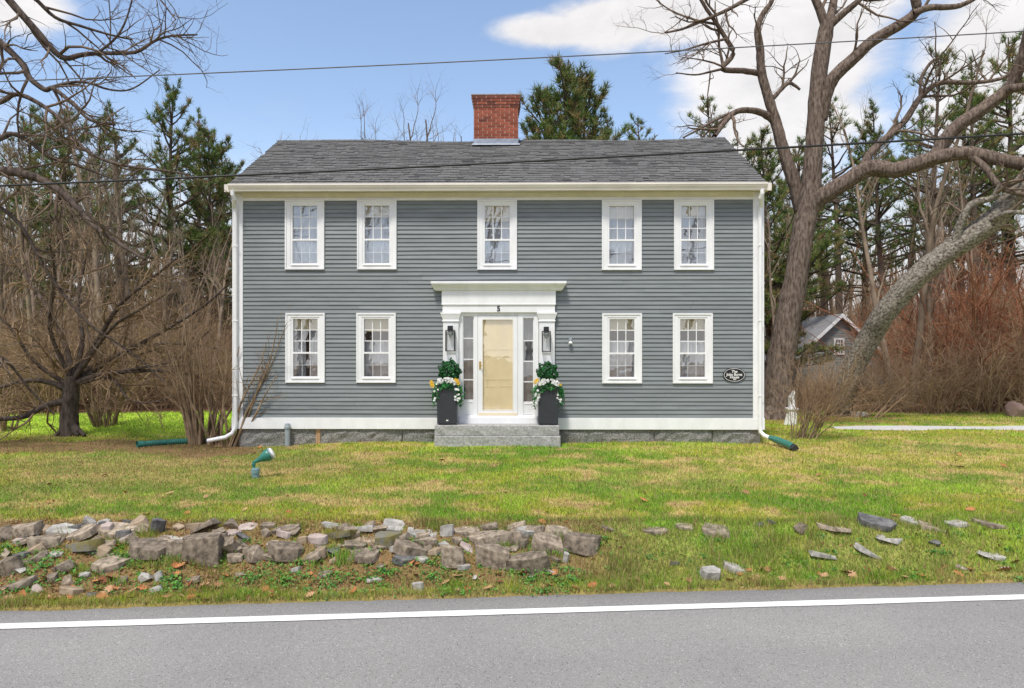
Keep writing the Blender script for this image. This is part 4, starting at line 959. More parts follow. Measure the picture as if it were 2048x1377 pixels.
    b = MB(); b.box(-10 * s, 10 * s, -.13, .13, 30 * s + .05, 34 * s + .05); b.build('cap', M['white'], T, .01)
    b = MB(); h0, h1 = 34 * s + .05, 69 * s + .05
    b.add([(-5 * s, -.06, h0), (6 * s, -.06, h0), (6 * s, .06, h0), (-5 * s, .06, h0), (-5 * s, -.06, h1 - 14 * s), (5 * s, -.06, h1), (5 * s, .06, h1), (-5 * s, .06, h1 - 14 * s)], [(3, 2, 1, 0), (4, 5, 6, 7), (0, 1, 5, 4), (1, 2, 6, 5), (2, 3, 7, 6), (3, 0, 4, 7)]); b.build('shaft', M['white'], T)
    b = MB(); b.add([(-16 * s, -.02, 0), (-8.2 * s, -.02, 0), (-8.2 * s, .02, 0), (-16 * s, .02, 0), (-10 * s, -.02, 24 * s), (-8.2 * s, -.02, 26 * s), (-8.2 * s, .02, 26 * s), (-10 * s, .02, 24 * s)], [(3, 2, 1, 0), (4, 5, 6, 7), (0, 1, 5, 4), (1, 2, 6, 5), (2, 3, 7, 6), (3, 0, 4, 7)]); b.build('brace', M['white'], T)
build_small()
# ------------------------------------------------------------------ the small outbuilding
def build_shed():
    Y = 36.0; k = Y / F; p = ray(1680, 630, Y); hw, pk = 88 * k, p.z; L = 12.0; gz0 = gz(p.x, Y) - .1
    T = thing('outbuilding', 'small grey clapboard outbuilding with white gable trim among brown shrubs', 'building', (p.x, Y, gz0), R(1.5))
    H = pk - gz0; e = H - hw * .92; b = MB()
    b.add([(-hw, 0, 0), (hw, 0, 0), (hw, 0, e), (0, 0, H - .06), (-hw, 0, e), (-hw, L, 0), (hw, L, 0), (hw, L, e), (0, L, H - .06), (-hw, L, e)], [(0, 1, 2, 3, 4), (9, 8, 7, 6, 5), (1, 6, 7, 2), (5, 0, 4, 9)])
    b.build('wall', M['shed_clap'], T)
    z = .2; rr = random.Random(2); n = 0
    while z < H - .35:
        half = hw if z + .13 < e else hw * (H - .1 - z - .13) / (H - e)
        b = MB(); b.extrude_x([(-.002, z), (-.034, z), (-.012, z + .14), (-.002, z + .14)], -half, half); b.build('clapboard', M['shed_clap'], T); z += .135
    for s in (-1, 1):
        b = MB(); d = Vector((s * (hw + .35), 0, -(hw + .35) * .92)); o = .05
        vs = []
        for y in (-.25, L + .25):
            vs += [(0, y, H + o), (d.x, y, H + o + d.z), (d.x, y, H + o + d.z - .08), (0, y, H + o - .08)]
        b.add(vs, [(0, 1, 2, 3), (7, 6, 5, 4), (0, 4, 5, 1), (2, 6, 7, 3), (1, 5, 6, 2)]); b.build('roof', M['shed_roof'], T)
        b = MB(); vs = []
        for y in (-.29, -.252): vs += [(0, y, H + o), (d.x, y, H + o + d.z), (d.x, y, H + o + d.z - .2), (0, y, H + o - .2)]
        b.add(vs, [(3, 2, 1, 0), (4, 5, 6, 7), (0, 1, 5, 4), (2, 3, 7, 6), (1, 2, 6, 5)]); b.build('rake_board', M['white'], T)
    xc, zc = -2.5 * k, H - 63.5 * k; w, h = 10.5 * k, 16.5 * k
    b = MB(); b.ring(xc - w, xc + w, zc - h, zc + h, .09, -.07, -.0); wi = b.build('window', M['white'], T)
    b = MB(); b.add([(xc - w + .09, -.03, zc - h + .09), (xc + w - .09, -.03, zc - h + .09), (xc + w - .09, -.03, zc + h - .09), (xc - w + .09, -.03, zc + h - .09)], [(0, 1, 2, 3)]); b.build('pane', M['plaque'], wi)
    b = MB()
    for i in (1, 2): x = xc - w + .09 + (2 * w - .18) * i / 3; b.box(x - .018, x + .018, -.05, -.031, zc - h + .09, zc + h - .09)
    for i in (1, 2, 3): z = zc - h + .09 + (2 * h - .18) * i / 4; b.box(xc - w + .09, xc + w - .09, -.048, -.033, z - .018, z + .018)
    b.build('muntin', M['white'], wi)
build_shed()

# ------------------------------------------------------------------ trees and shrubs
def norm(v):
    l = math.sqrt(v[0] * v[0] + v[1] * v[1] + v[2] * v[2]) or 1e-9; return (v[0] / l, v[1] / l, v[2] / l)
def walk(rr, p, d, length, n, crook, up):
    pts = [p]; st = length / n
    for _ in range(n):
        d = norm((d[0] + rr.gauss(0, crook), d[1] + rr.gauss(0, crook), d[2] + rr.gauss(0, crook) + up)); p = (p[0] + d[0] * st, p[1] + d[1] * st, p[2] + d[2] * st); pts.append(p)
    return pts
def grow(out, rr, pts, r0, r1, lvl, spec, power=1.0):
    n = len(pts); rad = [r0 + (r1 - r0) * (i / (n - 1)) ** power for i in range(n)]
    out.append((pts, rad, lvl))
    if lvl >= len(spec): return
    dens, ln, ang, up, crook, seg, rmax, t0 = spec[lvl]
    L = sum(math.dist(pts[i], pts[i + 1]) for i in range(n - 1)); cnt = dens * L * (1 - t0); cnt = int(cnt) + (1 if rr.random() < cnt % 1 else 0)
    for _ in range(cnt):
        t = t0 + (1 - t0) * rr.random(); f = t * (n - 1); i = min(int(f), n - 2); f -= i
        a, b = pts[i], pts[i + 1]; p = tuple(a[k] + (b[k] - a[k]) * f for k in range(3)); tg = norm(tuple(b[k] - a[k] for k in range(3)))
        q = norm((rr.gauss(0, 1), rr.gauss(0, 1), rr.gauss(0, 1))); dt = sum(q[k] * tg[k] for k in range(3)); q = norm(tuple(q[k] - tg[k] * dt for k in range(3)))
        an = ang * rr.uniform(.6, 1.3); d = tuple(tg[k] * math.cos(an) + q[k] * math.sin(an) for k in range(3))
        rp = rad[i] + (rad[i + 1] - rad[i]) * f; r = min(rp * .7, rmax * rr.uniform(.7, 1.2)); ll = ln * rr.uniform(.5, 1.35) * (1 - .4 * t)
        grow(out, rr, walk(rr, p, d, ll, seg, crook, up), r, r * .3, lvl + 1, spec)
def tube_mesh(name, brs, sides, mat, base=(0, 0, 0), rough=0.0, smooth=True):
    groups = {}
    for pts, rad, lvl in brs: groups.setdefault((len(pts), sides(rad[0], lvl)), []).append((pts, rad))
    Vs, Fs, off = [], [], 0
    for (n, s), it in groups.items():
        P = np.array([p for p, _ in it], float); Rd = np.array([r for _, r in it], float); B = len(P)
        T = np.gradient(P, axis=1); T /= np.linalg.norm(T, axis=2, keepdims=True) + 1e-12
        mt = T.mean(1); ref = np.where(np.abs(mt[:, 2:3]) < .85, [[0, 0, 1.0]], [[1.0, 0, 0]])[:, None, :].repeat(n, 1)
        Nn = np.cross(T, ref); Nn /= np.linalg.norm(Nn, axis=2, keepdims=True) + 1e-12; Bn = np.cross(T, Nn)
        an = np.arange(s) * 2 * math.pi / s
        rr_ = Rd[:, :, None] * np.ones(s)
        if rough and s > 6:
            g = np.random.default_rng(1); rr_ = rr_ * (1 + rough * g.standard_normal((B, 1, s)) + rough * .7 * g.standard_normal((B, n, s)))
        V = P[:, :, None, :] + rr_[..., None] * (np.cos(an)[:, None] * Nn[:, :, None, :] + np.sin(an)[:, None] * Bn[:, :, None, :])
        Vs.append(V.reshape(-1, 3))
        b = (np.arange(B) * n * s)[:, None, None]; i = (np.arange(n - 1) * s)[None, :, None]; k = np.arange(s)[None, None, :]; k2 = (k + 1) % s
        q = np.stack([b + i + k, b + i + k2, b + i + s + k2, b + i + s + k], -1).reshape(-1, 4) + off; Fs.append(q); off += B * n * s
    V = np.concatenate(Vs) - np.array(base); me = np_mesh(name, V, Fs, None, smooth)
    if mat: me.materials.append(mat)
    return me
def sides(r, lvl): return 20 if r > .16 else 8 if r > .05 else 5 if r > .022 else 3
def smooth_path(pts, per=4):
    """Catmull-Rom through pixel-traced joints"""
    P = [Vector(p) for p in pts]; P = [P[0] * 2 - P[1]] + P + [P[-1] * 2 - P[-2]]; out = []
    for i in range(1, len(P) - 2):
        for k in range(per):
            t = k / per; a, b, c, d = P[i - 1:i + 3]
            out.append(tuple(.5 * ((2 * b) + (-a + c) * t + (2 * a - 5 * b + 4 * c - d) * t * t + (-a + 3 * b - 3 * c + d) * t ** 3)))
    out.append(tuple(P[-2])); return out
def tree_from(name, label, cat, base, brs, cut, m_trunk, m_crown, group=None, rough=.06):
    T = thing(name, label, cat, base, 0, group)
    link('trunk', tube_mesh('trunk', [b for b in brs if b[2] <= cut], sides, m_trunk, base, rough), None, T)
    link('crown', tube_mesh('crown', [b for b in brs if b[2] > cut], sides, m_crown, base), None, T)
    return T
def copy_tree(T, loc, rz, scale, label=None, group=None, mats=None):
    c = T.copy(); COL.objects.link(c); c.location = loc; c.rotation_euler = (0, 0, rz); c.scale = scale
    if label: c['label'] = label
    if group: c['group'] = group
    for ch in [o for o in KIDS[T.name]]:
        q = ch.copy(); COL.objects.link(q); q.parent = c
        if mats and ch.name.split('.')[0] in mats:
            q.material_slots[0].link = 'OBJECT'; q.material_slots[0].material = mats[ch.name.split('.')[0]]
    return c
KIDS = {}
def keep(T): KIDS[T.name] = [o for o in bpy.data.objects if o.parent == T]; return T

def big_right_tree():
    rr = random.Random(101); Y = 21.0; out = []; S = Y / F
    def path(px, dy=0.0, dy1=None, per=4):
        dy1 = dy if dy1 is None else dy1; n = len(px); return smooth_path([ray(x, y, Y + dy + (dy1 - dy) * i / (n - 1)) for i, (x, y) in enumerate(px)], per)
    sp = [(1.3, 2.2, .9, .05, .22, 6, .05, .12), (2.6, 1.1, .8, .05, .26, 5, .022, .1), (4.0, .6, .8, .03, .26, 4, .012, .1), (3.4, .3, .8, .02, .25, 2, .0085, .2)]
    spm = [(.25, 1.6, 1.0, .05, .25, 5, .04, .35)] + sp[1:]
    low = []
    def g(px, w0, w1, spec=sp, dy=0, dy1=None, lvl=0, power=1.0, out=out): grow(out, rr, path(px, dy, dy1), w0 * S / 2, w1 * S / 2, lvl, spec, power)
    g([(1553, 852), (1556, 800), (1561, 735), (1574, 650), (1592, 560), (1606, 470), (1622, 392), (1626, 325), (1632, 245), (1637, 165), (1648, 85), (1656, 45)], 74, 27, [(.0, 1, 1, 0, 0, 4, .05, .9)], power=.45)
    # root flare
    for dx in (-34, -12, 18, 36): g([(1556, 800), (1555 + dx * .55, 832), (1553 + dx, 862)], 30, 14, [], dy=-.1, dy1=-.45)
    g([(1654, 60), (1640, 20), (1618, -30), (1600, -90)], 20, 9); g([(1656, 60), (1668, 0), (1676, -70), (1680, -150)], 20, 8, dy1=1); g([(1656, 55), (1690, 25), (1725, -5), (1770, -50)], 17, 7, dy1=-.5)
    g([(1640, 240), (1650, 195), (1668, 155), (1707, 118), (1747, 81), (1808, 45), (1833, 20), (1829, -20), (1840, -80)], 28, 14, spm, dy1=-1.0)
    g([(1828, 28), (1857, 16), (1910, 14), (1945, 0), (1990, -30)], 15, 6, dy=-1, dy1=-1.5)
    g([(1602, 420), (1590, 372), (1579, 340), (1564, 293), (1552, 248), (1536, 195), (1523, 146), (1520, 102), (1515, 58), (1526, 28), (1542, 5), (1556, -40)], 27, 8, spm, dy=.3, dy1=.8)
    g([(1552, 246), (1528, 228), (1500, 221), (1472, 224), (1452, 242), (1430, 272)], 15, 9, dy=.6, dy1=-.4)
    g([(1470, 224), (1440, 236), (1400, 258), (1366, 276)], 7, 3, dy=.3, dy1=-.6)
    g([(1523, 148), (1487, 142), (1445, 138), (1467, 108), (1452, 78), (1434, 49), (1414, 20), (1396, -10)], 13, 6, dy=.7, dy1=.2)
    g([(1445, 138), (1420, 144), (1390, 150), (1352, 146)], 6, 2.5, dy=.5); g([(1452, 78), (1410, 88), (1370, 100), (1330, 108)], 6, 2, dy=.4, dy1=-.6); g([(1434, 49), (1390, 40), (1340, 20), (1300, -10)], 6, 2, dy=.4, dy1=1)
    g([(1500, -5), (1455, 20), (1410, 40), (1366, 58), (1330, 66)], 9, 4, dy=.4, dy1=0)
    g([(1544, 200), (1562, 180), (1577, 167), (1590, 172), (1600, 180)], 10, 5, dy=.7); g([(1577, 167), (1590, 150), (1600, 120)], 6, 3, dy=.7)
    # long low limbs to the right
    g([(1604, 452), (1628, 408), (1655, 388), (1690, 366), (1738, 338), (1788, 341), (1830, 330), (1869, 317), (1930, 307), (1990, 318), (2048, 330), (2120, 345)], 36, 20, spm, dy=.12, dy1=-2.2)
    g([(1869, 315), (1905, 262), (1951, 228), (2016, 179), (2036, 140), (2050, 100), (2062, 40)], 26, 17, spm, dy=-1.2, dy1=-2.4)
    g([(2016, 179), (2060, 170), (2120, 150)], 16, 9, dy=-2, dy1=-3)
    g([(1723, 345), (1738, 310), (1768, 280), (1808, 244), (1841, 195), (1877, 167), (1940, 166), (2000, 158), (2050, 130)], 17, 6, dy=-.4, dy1=.8)
    g([(1841, 195), (1842, 160), (1860, 128), (1880, 118), (1876, 150)], 8, 4, dy=.2)
    g([(1930, 307), (1965, 330), (1988, 360), (2010, 380), (2050, 390)], 13, 8, dy=-1.6, dy1=-2.5)
    g([(1672, 846), (1684, 800), (1700, 745), (1722, 704), (1746, 664), (1764, 634), (1798, 592), (1843, 545), (1910, 494), (1979, 447), (2032, 390), (2080, 330), (2130, 250)], 50, 36, [], dy=.8, dy1=-2.6, power=.5, out=low)
    g([(2128, 254), (2150, 200), (2166, 120), (2172, 20), (2180, -80)], 34, 7, dy=-2.6, dy1=-3.2, out=low); g([(2090, 318), (2140, 300), (2200, 270), (2260, 210)], 16, 5, dy=-2.4, dy1=-1.5, out=low)
    g([(2060, 46), (2070, -10), (2074, -90), (2088, -170)], 16, 5, dy=-2.4, dy1=-2.8); g([(2118, 345), (2170, 340), (2230, 310), (2280, 260)], 17, 5, dy=-2.2, dy1=-2.6); g([(2118, 151), (2170, 130), (2230, 80)], 9, 4, dy=-3, dy1=-3.3)
    g([(1908, 494), (1922, 445), (1945, 408), (1985, 396), (2000, 370)], 17, 9, dy=-1.55, dy1=-2.2, out=low); g([(1985, 440), (2020, 425), (2080, 430)], 10, 6, dy=-2.0, dy1=-3, out=low)
    base = tuple(ray(1553, 852, Y)); base = (base[0], Y, gz(base[0], Y) - .05)
    T = tree_from('bare_shade_tree', 'huge bare rough-barked tree with crooked spreading limbs behind the house corner', 'tree', base, out, 0, M['bark'], M['twig_dark'])
    b2 = ray(1672, 846, Y + .8); b2 = (b2.x, Y + .8, gz(b2.x, Y + .8) - .05)
    tree_from('leaning_tree', 'pale lichen-spotted leaning tree rising from the brown thicket beside the drive', 'tree', b2, low, 0, M['bark_limb'], M['twig_dark'], None, .06)
big_right_tree()
def off_left_tree():
    rr = random.Random(102); Y = 13.6; out = []; S = Y / F
    def path(px, dy=0.0, dy1=0.0): n = len(px); return smooth_path([ray(x, y, Y + dy + (dy1 - dy) * i / (n - 1)) for i, (x, y) in enumerate(px)], 4)
    sp = [(2.2, 1.7, .85, .04, .22, 6, .032, .06), (3.6, .85, .8, .03, .25, 4, .015, .1), (4.6, .42, .8, .03, .25, 3, .008, .1), (3.5, .2, .8, .02, .25, 2, .006, .2)]
    def g(px, w0, w1, spec=sp, dy=0, dy1=0): grow(out, rr, path(px, dy, dy1), w0 * .82 * S / 2, w1 * .85 * S / 2, 0, spec)
    g([(-262, 990), (-260, 880), (-255, 700), (-245, 480), (-225, 280), (-200, 100), (-185, -80), (-170, -260)], 60, 30, [(0, 1, 1, 0, 0, 4, .05, .9)])
    g([(-215, 180), (-120, 0), (-40, -70), (18, 0), (75, 65), (104, 98), (130, 117), (165, 110), (200, 107), (270, 105), (310, 82), (345, 72), (395, 70)], 24, 4, dy=0, dy1=.8)
    g([(195, 107), (228, 80), (248, 50), (262, 8), (272, -40)], 7, 3, dy=.5, dy1=.6); g([(-190, -60), (-60, -90), (60, -10), (110, 35), (160, 52), (220, 70), (265, 80)], 14, 4, dy=0, dy1=1.2)
    g([(60, -5), (150, -30), (230, -40), (300, -20), (352, 40)], 9, 3, dy=.4, dy1=-.8)
    g([(-225, 260), (-110, 60), (-30, 70), (4, 88), (46, 130), (58, 155), (90, 180), (108, 178), (150, 212), (180, 240), (230, 250)], 22, 5, dy=0, dy1=-.6)
    g([(90, 180), (130, 168), (170, 165), (220, 180), (265, 178), (320, 140)], 9, 3, dy=-.4, dy1=.5)
    g([(-240, 420), (-130, 330), (-60, 300), (0, 278), (24, 268), (60, 284), (100, 315), (150, 330), (230, 360)], 20, 5, dy=0, dy1=1)
    g([(-246, 500), (-150, 380), (-60, 348), (0, 342), (60, 352), (108, 374), (150, 410), (185, 450), (230, 482), (290, 520)], 30, 7, dy=0, dy1=-1.0)
    g([(-246, 520), (-120, 430), (-20, 410), (40, 450), (80, 520), (120, 580), (180, 650), (262, 705), (330, 765)], 14, 3.5, dy=0, dy1=.6)
    g([(-240, 430), (-100, 250), (0, 205), (40, 190), (110, 230), (170, 300), (240, 330), (330, 342), (380, 350)], 14, 4, dy=0, dy1=-1.5)
    g([(-250, 600), (-140, 640), (-60, 690), (10, 720), (60, 780), (110, 830)], 14, 4, dy=0, dy1=1.2)
    base = ray(-262, 990, Y); base = (base.x, Y, gz(base.x, Y) - .05)
    tree_from('bare_roadside_tree', 'bare dark-limbed tree whose crooked boughs reach over the side lawn', 'tree', base, out, 0, M['bark_dark'], M['twig_dark'])
off_left_tree()
def apple_tree():
    rr = random.Random(103); Y = 17.0; out = []; S = Y / F
    def path(px, dy=0.0, dy1=0.0): n = len(px); return smooth_path([ray(x, y, Y + dy + (dy1 - dy) * i / (n - 1)) for i, (x, y) in enumerate(px)], 4)
    sp = [(3.6, 1.5, .9, .02, .25, 6, .028, .08), (5.0, .85, .85, .02, .28, 4, .014, .08), (6.0, .45, .85, .03, .3, 3, .009, .1), (1.6, .24, .8, .02, .25, 2, .007, .2)]
    def g(px, w0, w1, spec=sp, dy=0, dy1=0): grow(out, rr, path(px, dy, dy1), w0 * .8 * S / 2, w1 * .8 * S / 2, 0, spec)
    g([(140, 873), (139, 850), (140, 815), (143, 780), (146, 752)], 46, 33, [])
    for dx in (-30, -14, 16, 30): g([(140, 845), (140 + dx * .5, 860), (140 + dx, 872)], 22, 8, [], 0, -.2)
    g([(143, 785), (100, 765), (50, 762), (0, 775), (-60, 790)], 17, 6, dy1=-.6); g([(140, 800), (90, 812), (52, 832), (10, 838), (-40, 836)], 18, 9, dy1=-1.2)
    g([(146, 770), (190, 752), (240, 745), (320, 742), (390, 752), (430, 770)], 14, 4, dy1=-.8); g([(150, 770), (215, 755), (240, 775), (258, 800), (300, 806), (360, 790)], 9, 3, dy1=-1.6)
    g([(146, 765), (130, 690), (90, 610), (50, 550), (20, 500)], 16, 5, dy1=.8); g([(148, 760), (190, 690), (240, 610), (300, 560), (350, 520)], 16, 5, dy1=-.6)
    g([(147, 760), (165, 680), (155, 600), (170, 520), (180, 470)], 14, 5, dy1=1.0); g([(150, 765), (250, 705), (340, 655), (410, 610), (450, 575)], 14, 4, dy1=.5)
    g([(144, 775), (70, 725), (20, 655), (-30, 610)], 13, 4, dy1=-.5); g([(146, 765), (210, 720), (300, 690), (390, 690), (440, 700)], 12, 3, dy1=1.6); g([(146, 765), (110, 710), (60, 690), (0, 690)], 12, 3, dy1=1.8)
    g([(146, 765), (220, 660), (280, 620), (330, 590)], 11, 3, dy1=-1.8); g([(146, 765), (100, 660), (110, 560), (100, 490)], 12, 4, dy1=-1.4); g([(150, 765), (260, 740), (350, 720), (420, 660)], 10, 3, dy1=-1.2)
    base = ray(140, 873, Y); base = (base.x, Y, gz(base.x, Y) - .04)
    tree_from('apple_tree', 'low spreading bare apple tree with a dark trunk on the side lawn', 'tree', base, out, 0, M['bark_dark'], M['twig_brown'])
apple_tree()
def fan_shrub(name, label, px, py, seed, n, spread, height, lean, mat, spec, r0=.016, grp=None, foot=.35):
    rr = random.Random(seed); g = on_ground(px, py); out = []
    for k in range(n):
        a = rr.uniform(-1, 1); d = norm((a * spread + lean, rr.uniform(-1, 1) * spread * .7, 1)); p = (g.x + a * foot + rr.gauss(0, .04), g.y + rr.uniform(-1, 1) * foot * .6, g.z - .05)
        grow(out, rr, walk(rr, p, d, height * rr.uniform(.55, 1.1), 7, .09, .02), r0 * rr.uniform(.6, 1.5), r0 * .3, 0, spec)
    T = thing(name, label, 'shrub', (g.x, g.y, g.z - .02), 0, grp)
    link('stems', tube_mesh('stems', [b for b in out if b[2] == 0], sides, mat, (g.x, g.y, g.z - .02)), None, T); link('crown', tube_mesh('crown', [b for b in out if b[2] > 0], sides, M['twig_brown'] if mat is not M['twig_red'] else mat, (g.x, g.y, g.z - .02)), None, T)
    return T
tw = [(3.0, .8, .6, .05, .2, 4, .010, .3), (4.4, .4, .7, .03, .22, 3, .0065, .15), (4.0, .2, .7, .03, .22, 2, .005, .2)]
fan_shrub('bare_corner_shrub', 'bare multi-stemmed tan shrub growing at the house corner by the teal drain leader', 402, 888, 201, 30, .28, 2.9, .03, M['twig_tan'], tw, .030, foot=.24)
fan_shrub('bare_corner_shrub', 'loose open bare shrub with stems leaning across the clapboards by the standpipe', 452, 893, 202, 18, .5, 2.9, .2, M['twig_tan'], tw, .024, foot=.2)
tw2 = [(3.6, 1.1, .6, .03, .22, 5, .011, .15), (5.0, .55, .75, .02, .26, 3, .0075, .1), (4.0, .25, .75, .0, .26, 2, .0065, .2)]
fan_shrub('twiggy_shrub', 'bundled brown-stemmed shrub spraying twigs beside the green drain leader', 1603, 878, 203, 34, .30, 2.0, .38, M['twig_tan'], tw2, .013, foot=.22)
fan_shrub('clump_shrub', 'tan vase-shaped clump of stems on the bright lawn behind the apple tree', 208, 853, 204, 26, .30, 2.2, 0, M['twig_tan'], tw, .026, foot=.25)
fan_shrub('clump_shrub', 'tan clump of stems at the foot of the lawn mound under the drooping apple limb', 8, 862, 205, 18, .28, 2.0, 0, M['twig_tan'], tw, .03, foot=.25)
fan_shrub('arching_shrub', 'wide brown thicket shrub arching over the leaf-strewn ground beside the drive', 1712, 835, 206, 40, .85, 1.9, .3, M['twig_brown'], tw2, .016, foot=.6)
fan_shrub('arching_shrub', 'brown thicket shrub at the foot of the great leaning limb', 1640, 832, 207, 26, .55, 1.7, .2, M['twig_brown'], tw2, .016, foot=.5)

# ---- prototypes for the woods, each placed at its first spot and then copied
def proto_bare(seed, h):
    rr = random.Random(seed); out = []
    trunk = walk(rr, (0, 0, -.1), (0, 0, 1), h * .93, 14, .04, .02)
    sp = [(.95, h * .24, .55, .10, .15, 7, .07, .30), (1.9, 1.7, .6, .06, .2, 6, .030, .15), (2.6, .9, .7, .05, .24, 4, .016, .1), (2.8, .48, .7, .03, .24, 3, .012, .15)]
    grow(out, rr, trunk, h * .0125, .03, 0, sp); return out
def proto_shrub(seed, h):
    rr = random.Random(seed); out = []
    sp = [(3.0, 1.25, .7, .02, .25, 5, .016, .12), (4.0, .7, .85, .0, .3, 4, .011, .1), (3.6, .38, .85, .0, .28, 2, .009, .15)]
    for k in range(17):
        an = rr.uniform(0, 6.28); s = rr.uniform(.05, .75); d = norm((math.cos(an) * s, math.sin(an) * s, 1)); grow(out, rr, walk(rr, (math.cos(an) * .3, math.sin(an) * .3, -.1), d, h * rr.uniform(.6, 1.1), 7, .13, .0), rr.uniform(.012, .03), .006, 0, sp)
    return out
def needles(rng, P, D, col):
    """bursts of needle blades at points P (n,3) along D"""
    n = len(P); k = 15; P = P.repeat(k, 0); D = D.repeat(k, 0)
    d = D * .75 + rng.standard_normal((n * k, 3)) * .62; d[:, 2] += .22; d /= np.linalg.norm(d, axis=1, keepdims=True)
    s = np.cross(d, rng.standard_normal((n * k, 3))); s /= np.linalg.norm(s, axis=1, keepdims=True) + 1e-9
    L = rng.uniform(.18, .42, (n * k, 1)); w = rng.uniform(.010, .020, (n * k, 1))
    a = P + rng.standard_normal((n * k, 3)) * .03
    V = np.stack([a - s * w, a + s * w, a + d * L], 1).reshape(-1, 3); Fq = np.arange(len(V)).reshape(-1, 3)
    c = np.array([(.10, .17, .035), (.14, .21, .05), (.21, .25, .07), (.07, .11, .03), (.30, .225, .10)])[rng.integers(0, 5, n)]; c = (c * rng.uniform(.8, 1.2, (n, 1))).repeat(k * 3, 0)
    return V, Fq, c
def proto_pine(seed, h, crown0, width, dens=1.0, thin=1.0):
    rr = random.Random(seed); rng = np.random.default_rng(seed); out = [(walk(rr, (0, 0, -.1), (0, 0, 1), h, 14, .012, .02), [h * .014 * (1 - i / 15) + .01 for i in range(15)], 0)]
    tr = out[0][0]; PP = []; DD = []; z = crown0 * h
    while z < h * .99:
        f = (z / h - crown0) / (1 - crown0); i = min(int(z / h * 14), 13); x0, y0 = tr[i][0], tr[i][1]
        wl = width * (1 - f) ** .75 * (.55 + .45 * math.sin(min(1, f * 3 + .35) * 1.57)) + .25
        for k in range(rr.choice((3, 4, 4, 5))):
            if rr.random() > thin: continue
            an = rr.uniform(0, 6.28); L = wl * rr.uniform(.45, 1.2); el = .10 + .75 * f + rr.uniform(-.12, .2)
            pts = walk(rr, (x0, y0, z + rr.uniform(-.2, .2)), norm((math.cos(an), math.sin(an), el)), L, 5, .09, .05 + .05 * f); out.append((pts, [.035 * (1 - q / 6) * (L / 2 + .4) + .006 for q in range(6)], 1))
            for s in range(int(L * 7 * dens) + 2):
                t = rr.uniform(.25, 1) ** .8; q = min(int(t * 5), 4); ft = t * 5 - q; a, b = pts[q], pts[q + 1]; p = [a[m] + (b[m] - a[m]) * ft for m in range(3)]; d = norm([b[m] - a[m] for m in range(3)])
                side = rr.uniform(-1, 1) * .5 * (1.2 - t) * min(L, 2); p = [p[0] - d[1] * side, p[1] + d[0] * side, p[2] + rr.gauss(.03, .06) + abs(side) * .15]
                PP.append(p); DD.append([d[0] * .6 - d[1] * side, d[1] * .6 + d[0] * side, d[2] + .3])
        z += rr.uniform(.38, .62) * h / 15
    V, Fq, c = needles(rng, np.array(PP), np.array(DD), None)
    nm = np_mesh('crown', V, [Fq], c); nm.materials.append(M['needle']); return out, nm
PROTO = {}
def place(kind, n, px, Y, scale, rz, name, label, cat, group, mats=None):
    """puts prototype n of a kind at picture column px and distance Y; the first use is the prototype itself"""
    X = (px - CX) / F * Y; loc = (X, Y, gz(X, Y) - .05); sc3 = scale if isinstance(scale, tuple) else (scale,) * 3
    key = (kind, n, name)
    if key not in PROTO:
        T = thing(name, label, cat, loc, rz, group); T.scale = sc3
        k2 = (kind, n)
        if k2 not in PMESH:
            if kind == 'bare': br = proto_bare(300 + n, (13.5, 15, 12, 14)[n]); PMESH[k2] = (tube_mesh('trunk', [b for b in br if b[2] <= 1], lambda r, l: 8 if r > .06 else 5 if r > .02 else 3, M['twig_grey']), tube_mesh('crown', [b for b in br if b[2] > 1], lambda r, l: 3, M['twig_grey']))
            elif kind == 'shrub': br = proto_shrub(400 + n, (3.6, 3.0, 4.2, 2.6)[n]); PMESH[k2] = (tube_mesh('stems', [b for b in br if b[2] == 0], lambda r, l: 5, M['twig_brown']), tube_mesh('crown', [b for b in br if b[2] > 0], lambda r, l: 3, M['twig_brown']))
            else:
                br, nm = proto_pine(500 + n, *((17, .34, 4.0, .8), (19, .45, 3.7, .7), (14, .10, 4.4, 1.15), (18, .55, 3.3, .62, .75))[n]); PMESH[k2] = (tube_mesh('trunk', br, lambda r, l: 8 if r > .06 else 4, M['pine_bark']), nm)
        a, b = PMESH[k2]; link(a.name.split('.')[0], a, None, T); link(b.name.split('.')[0], b, None, T); PROTO[key] = keep(T); T2 = T
        if mats:
            for ch in KIDS[T.name]:
                if ch.name.split('.')[0] in mats: ch.material_slots[0].link = 'OBJECT'; ch.material_slots[0].material = mats[ch.name.split('.')[0]]
        return T
    return copy_tree(PROTO[key], loc, rz, sc3, label, group, mats)
PMESH = {}
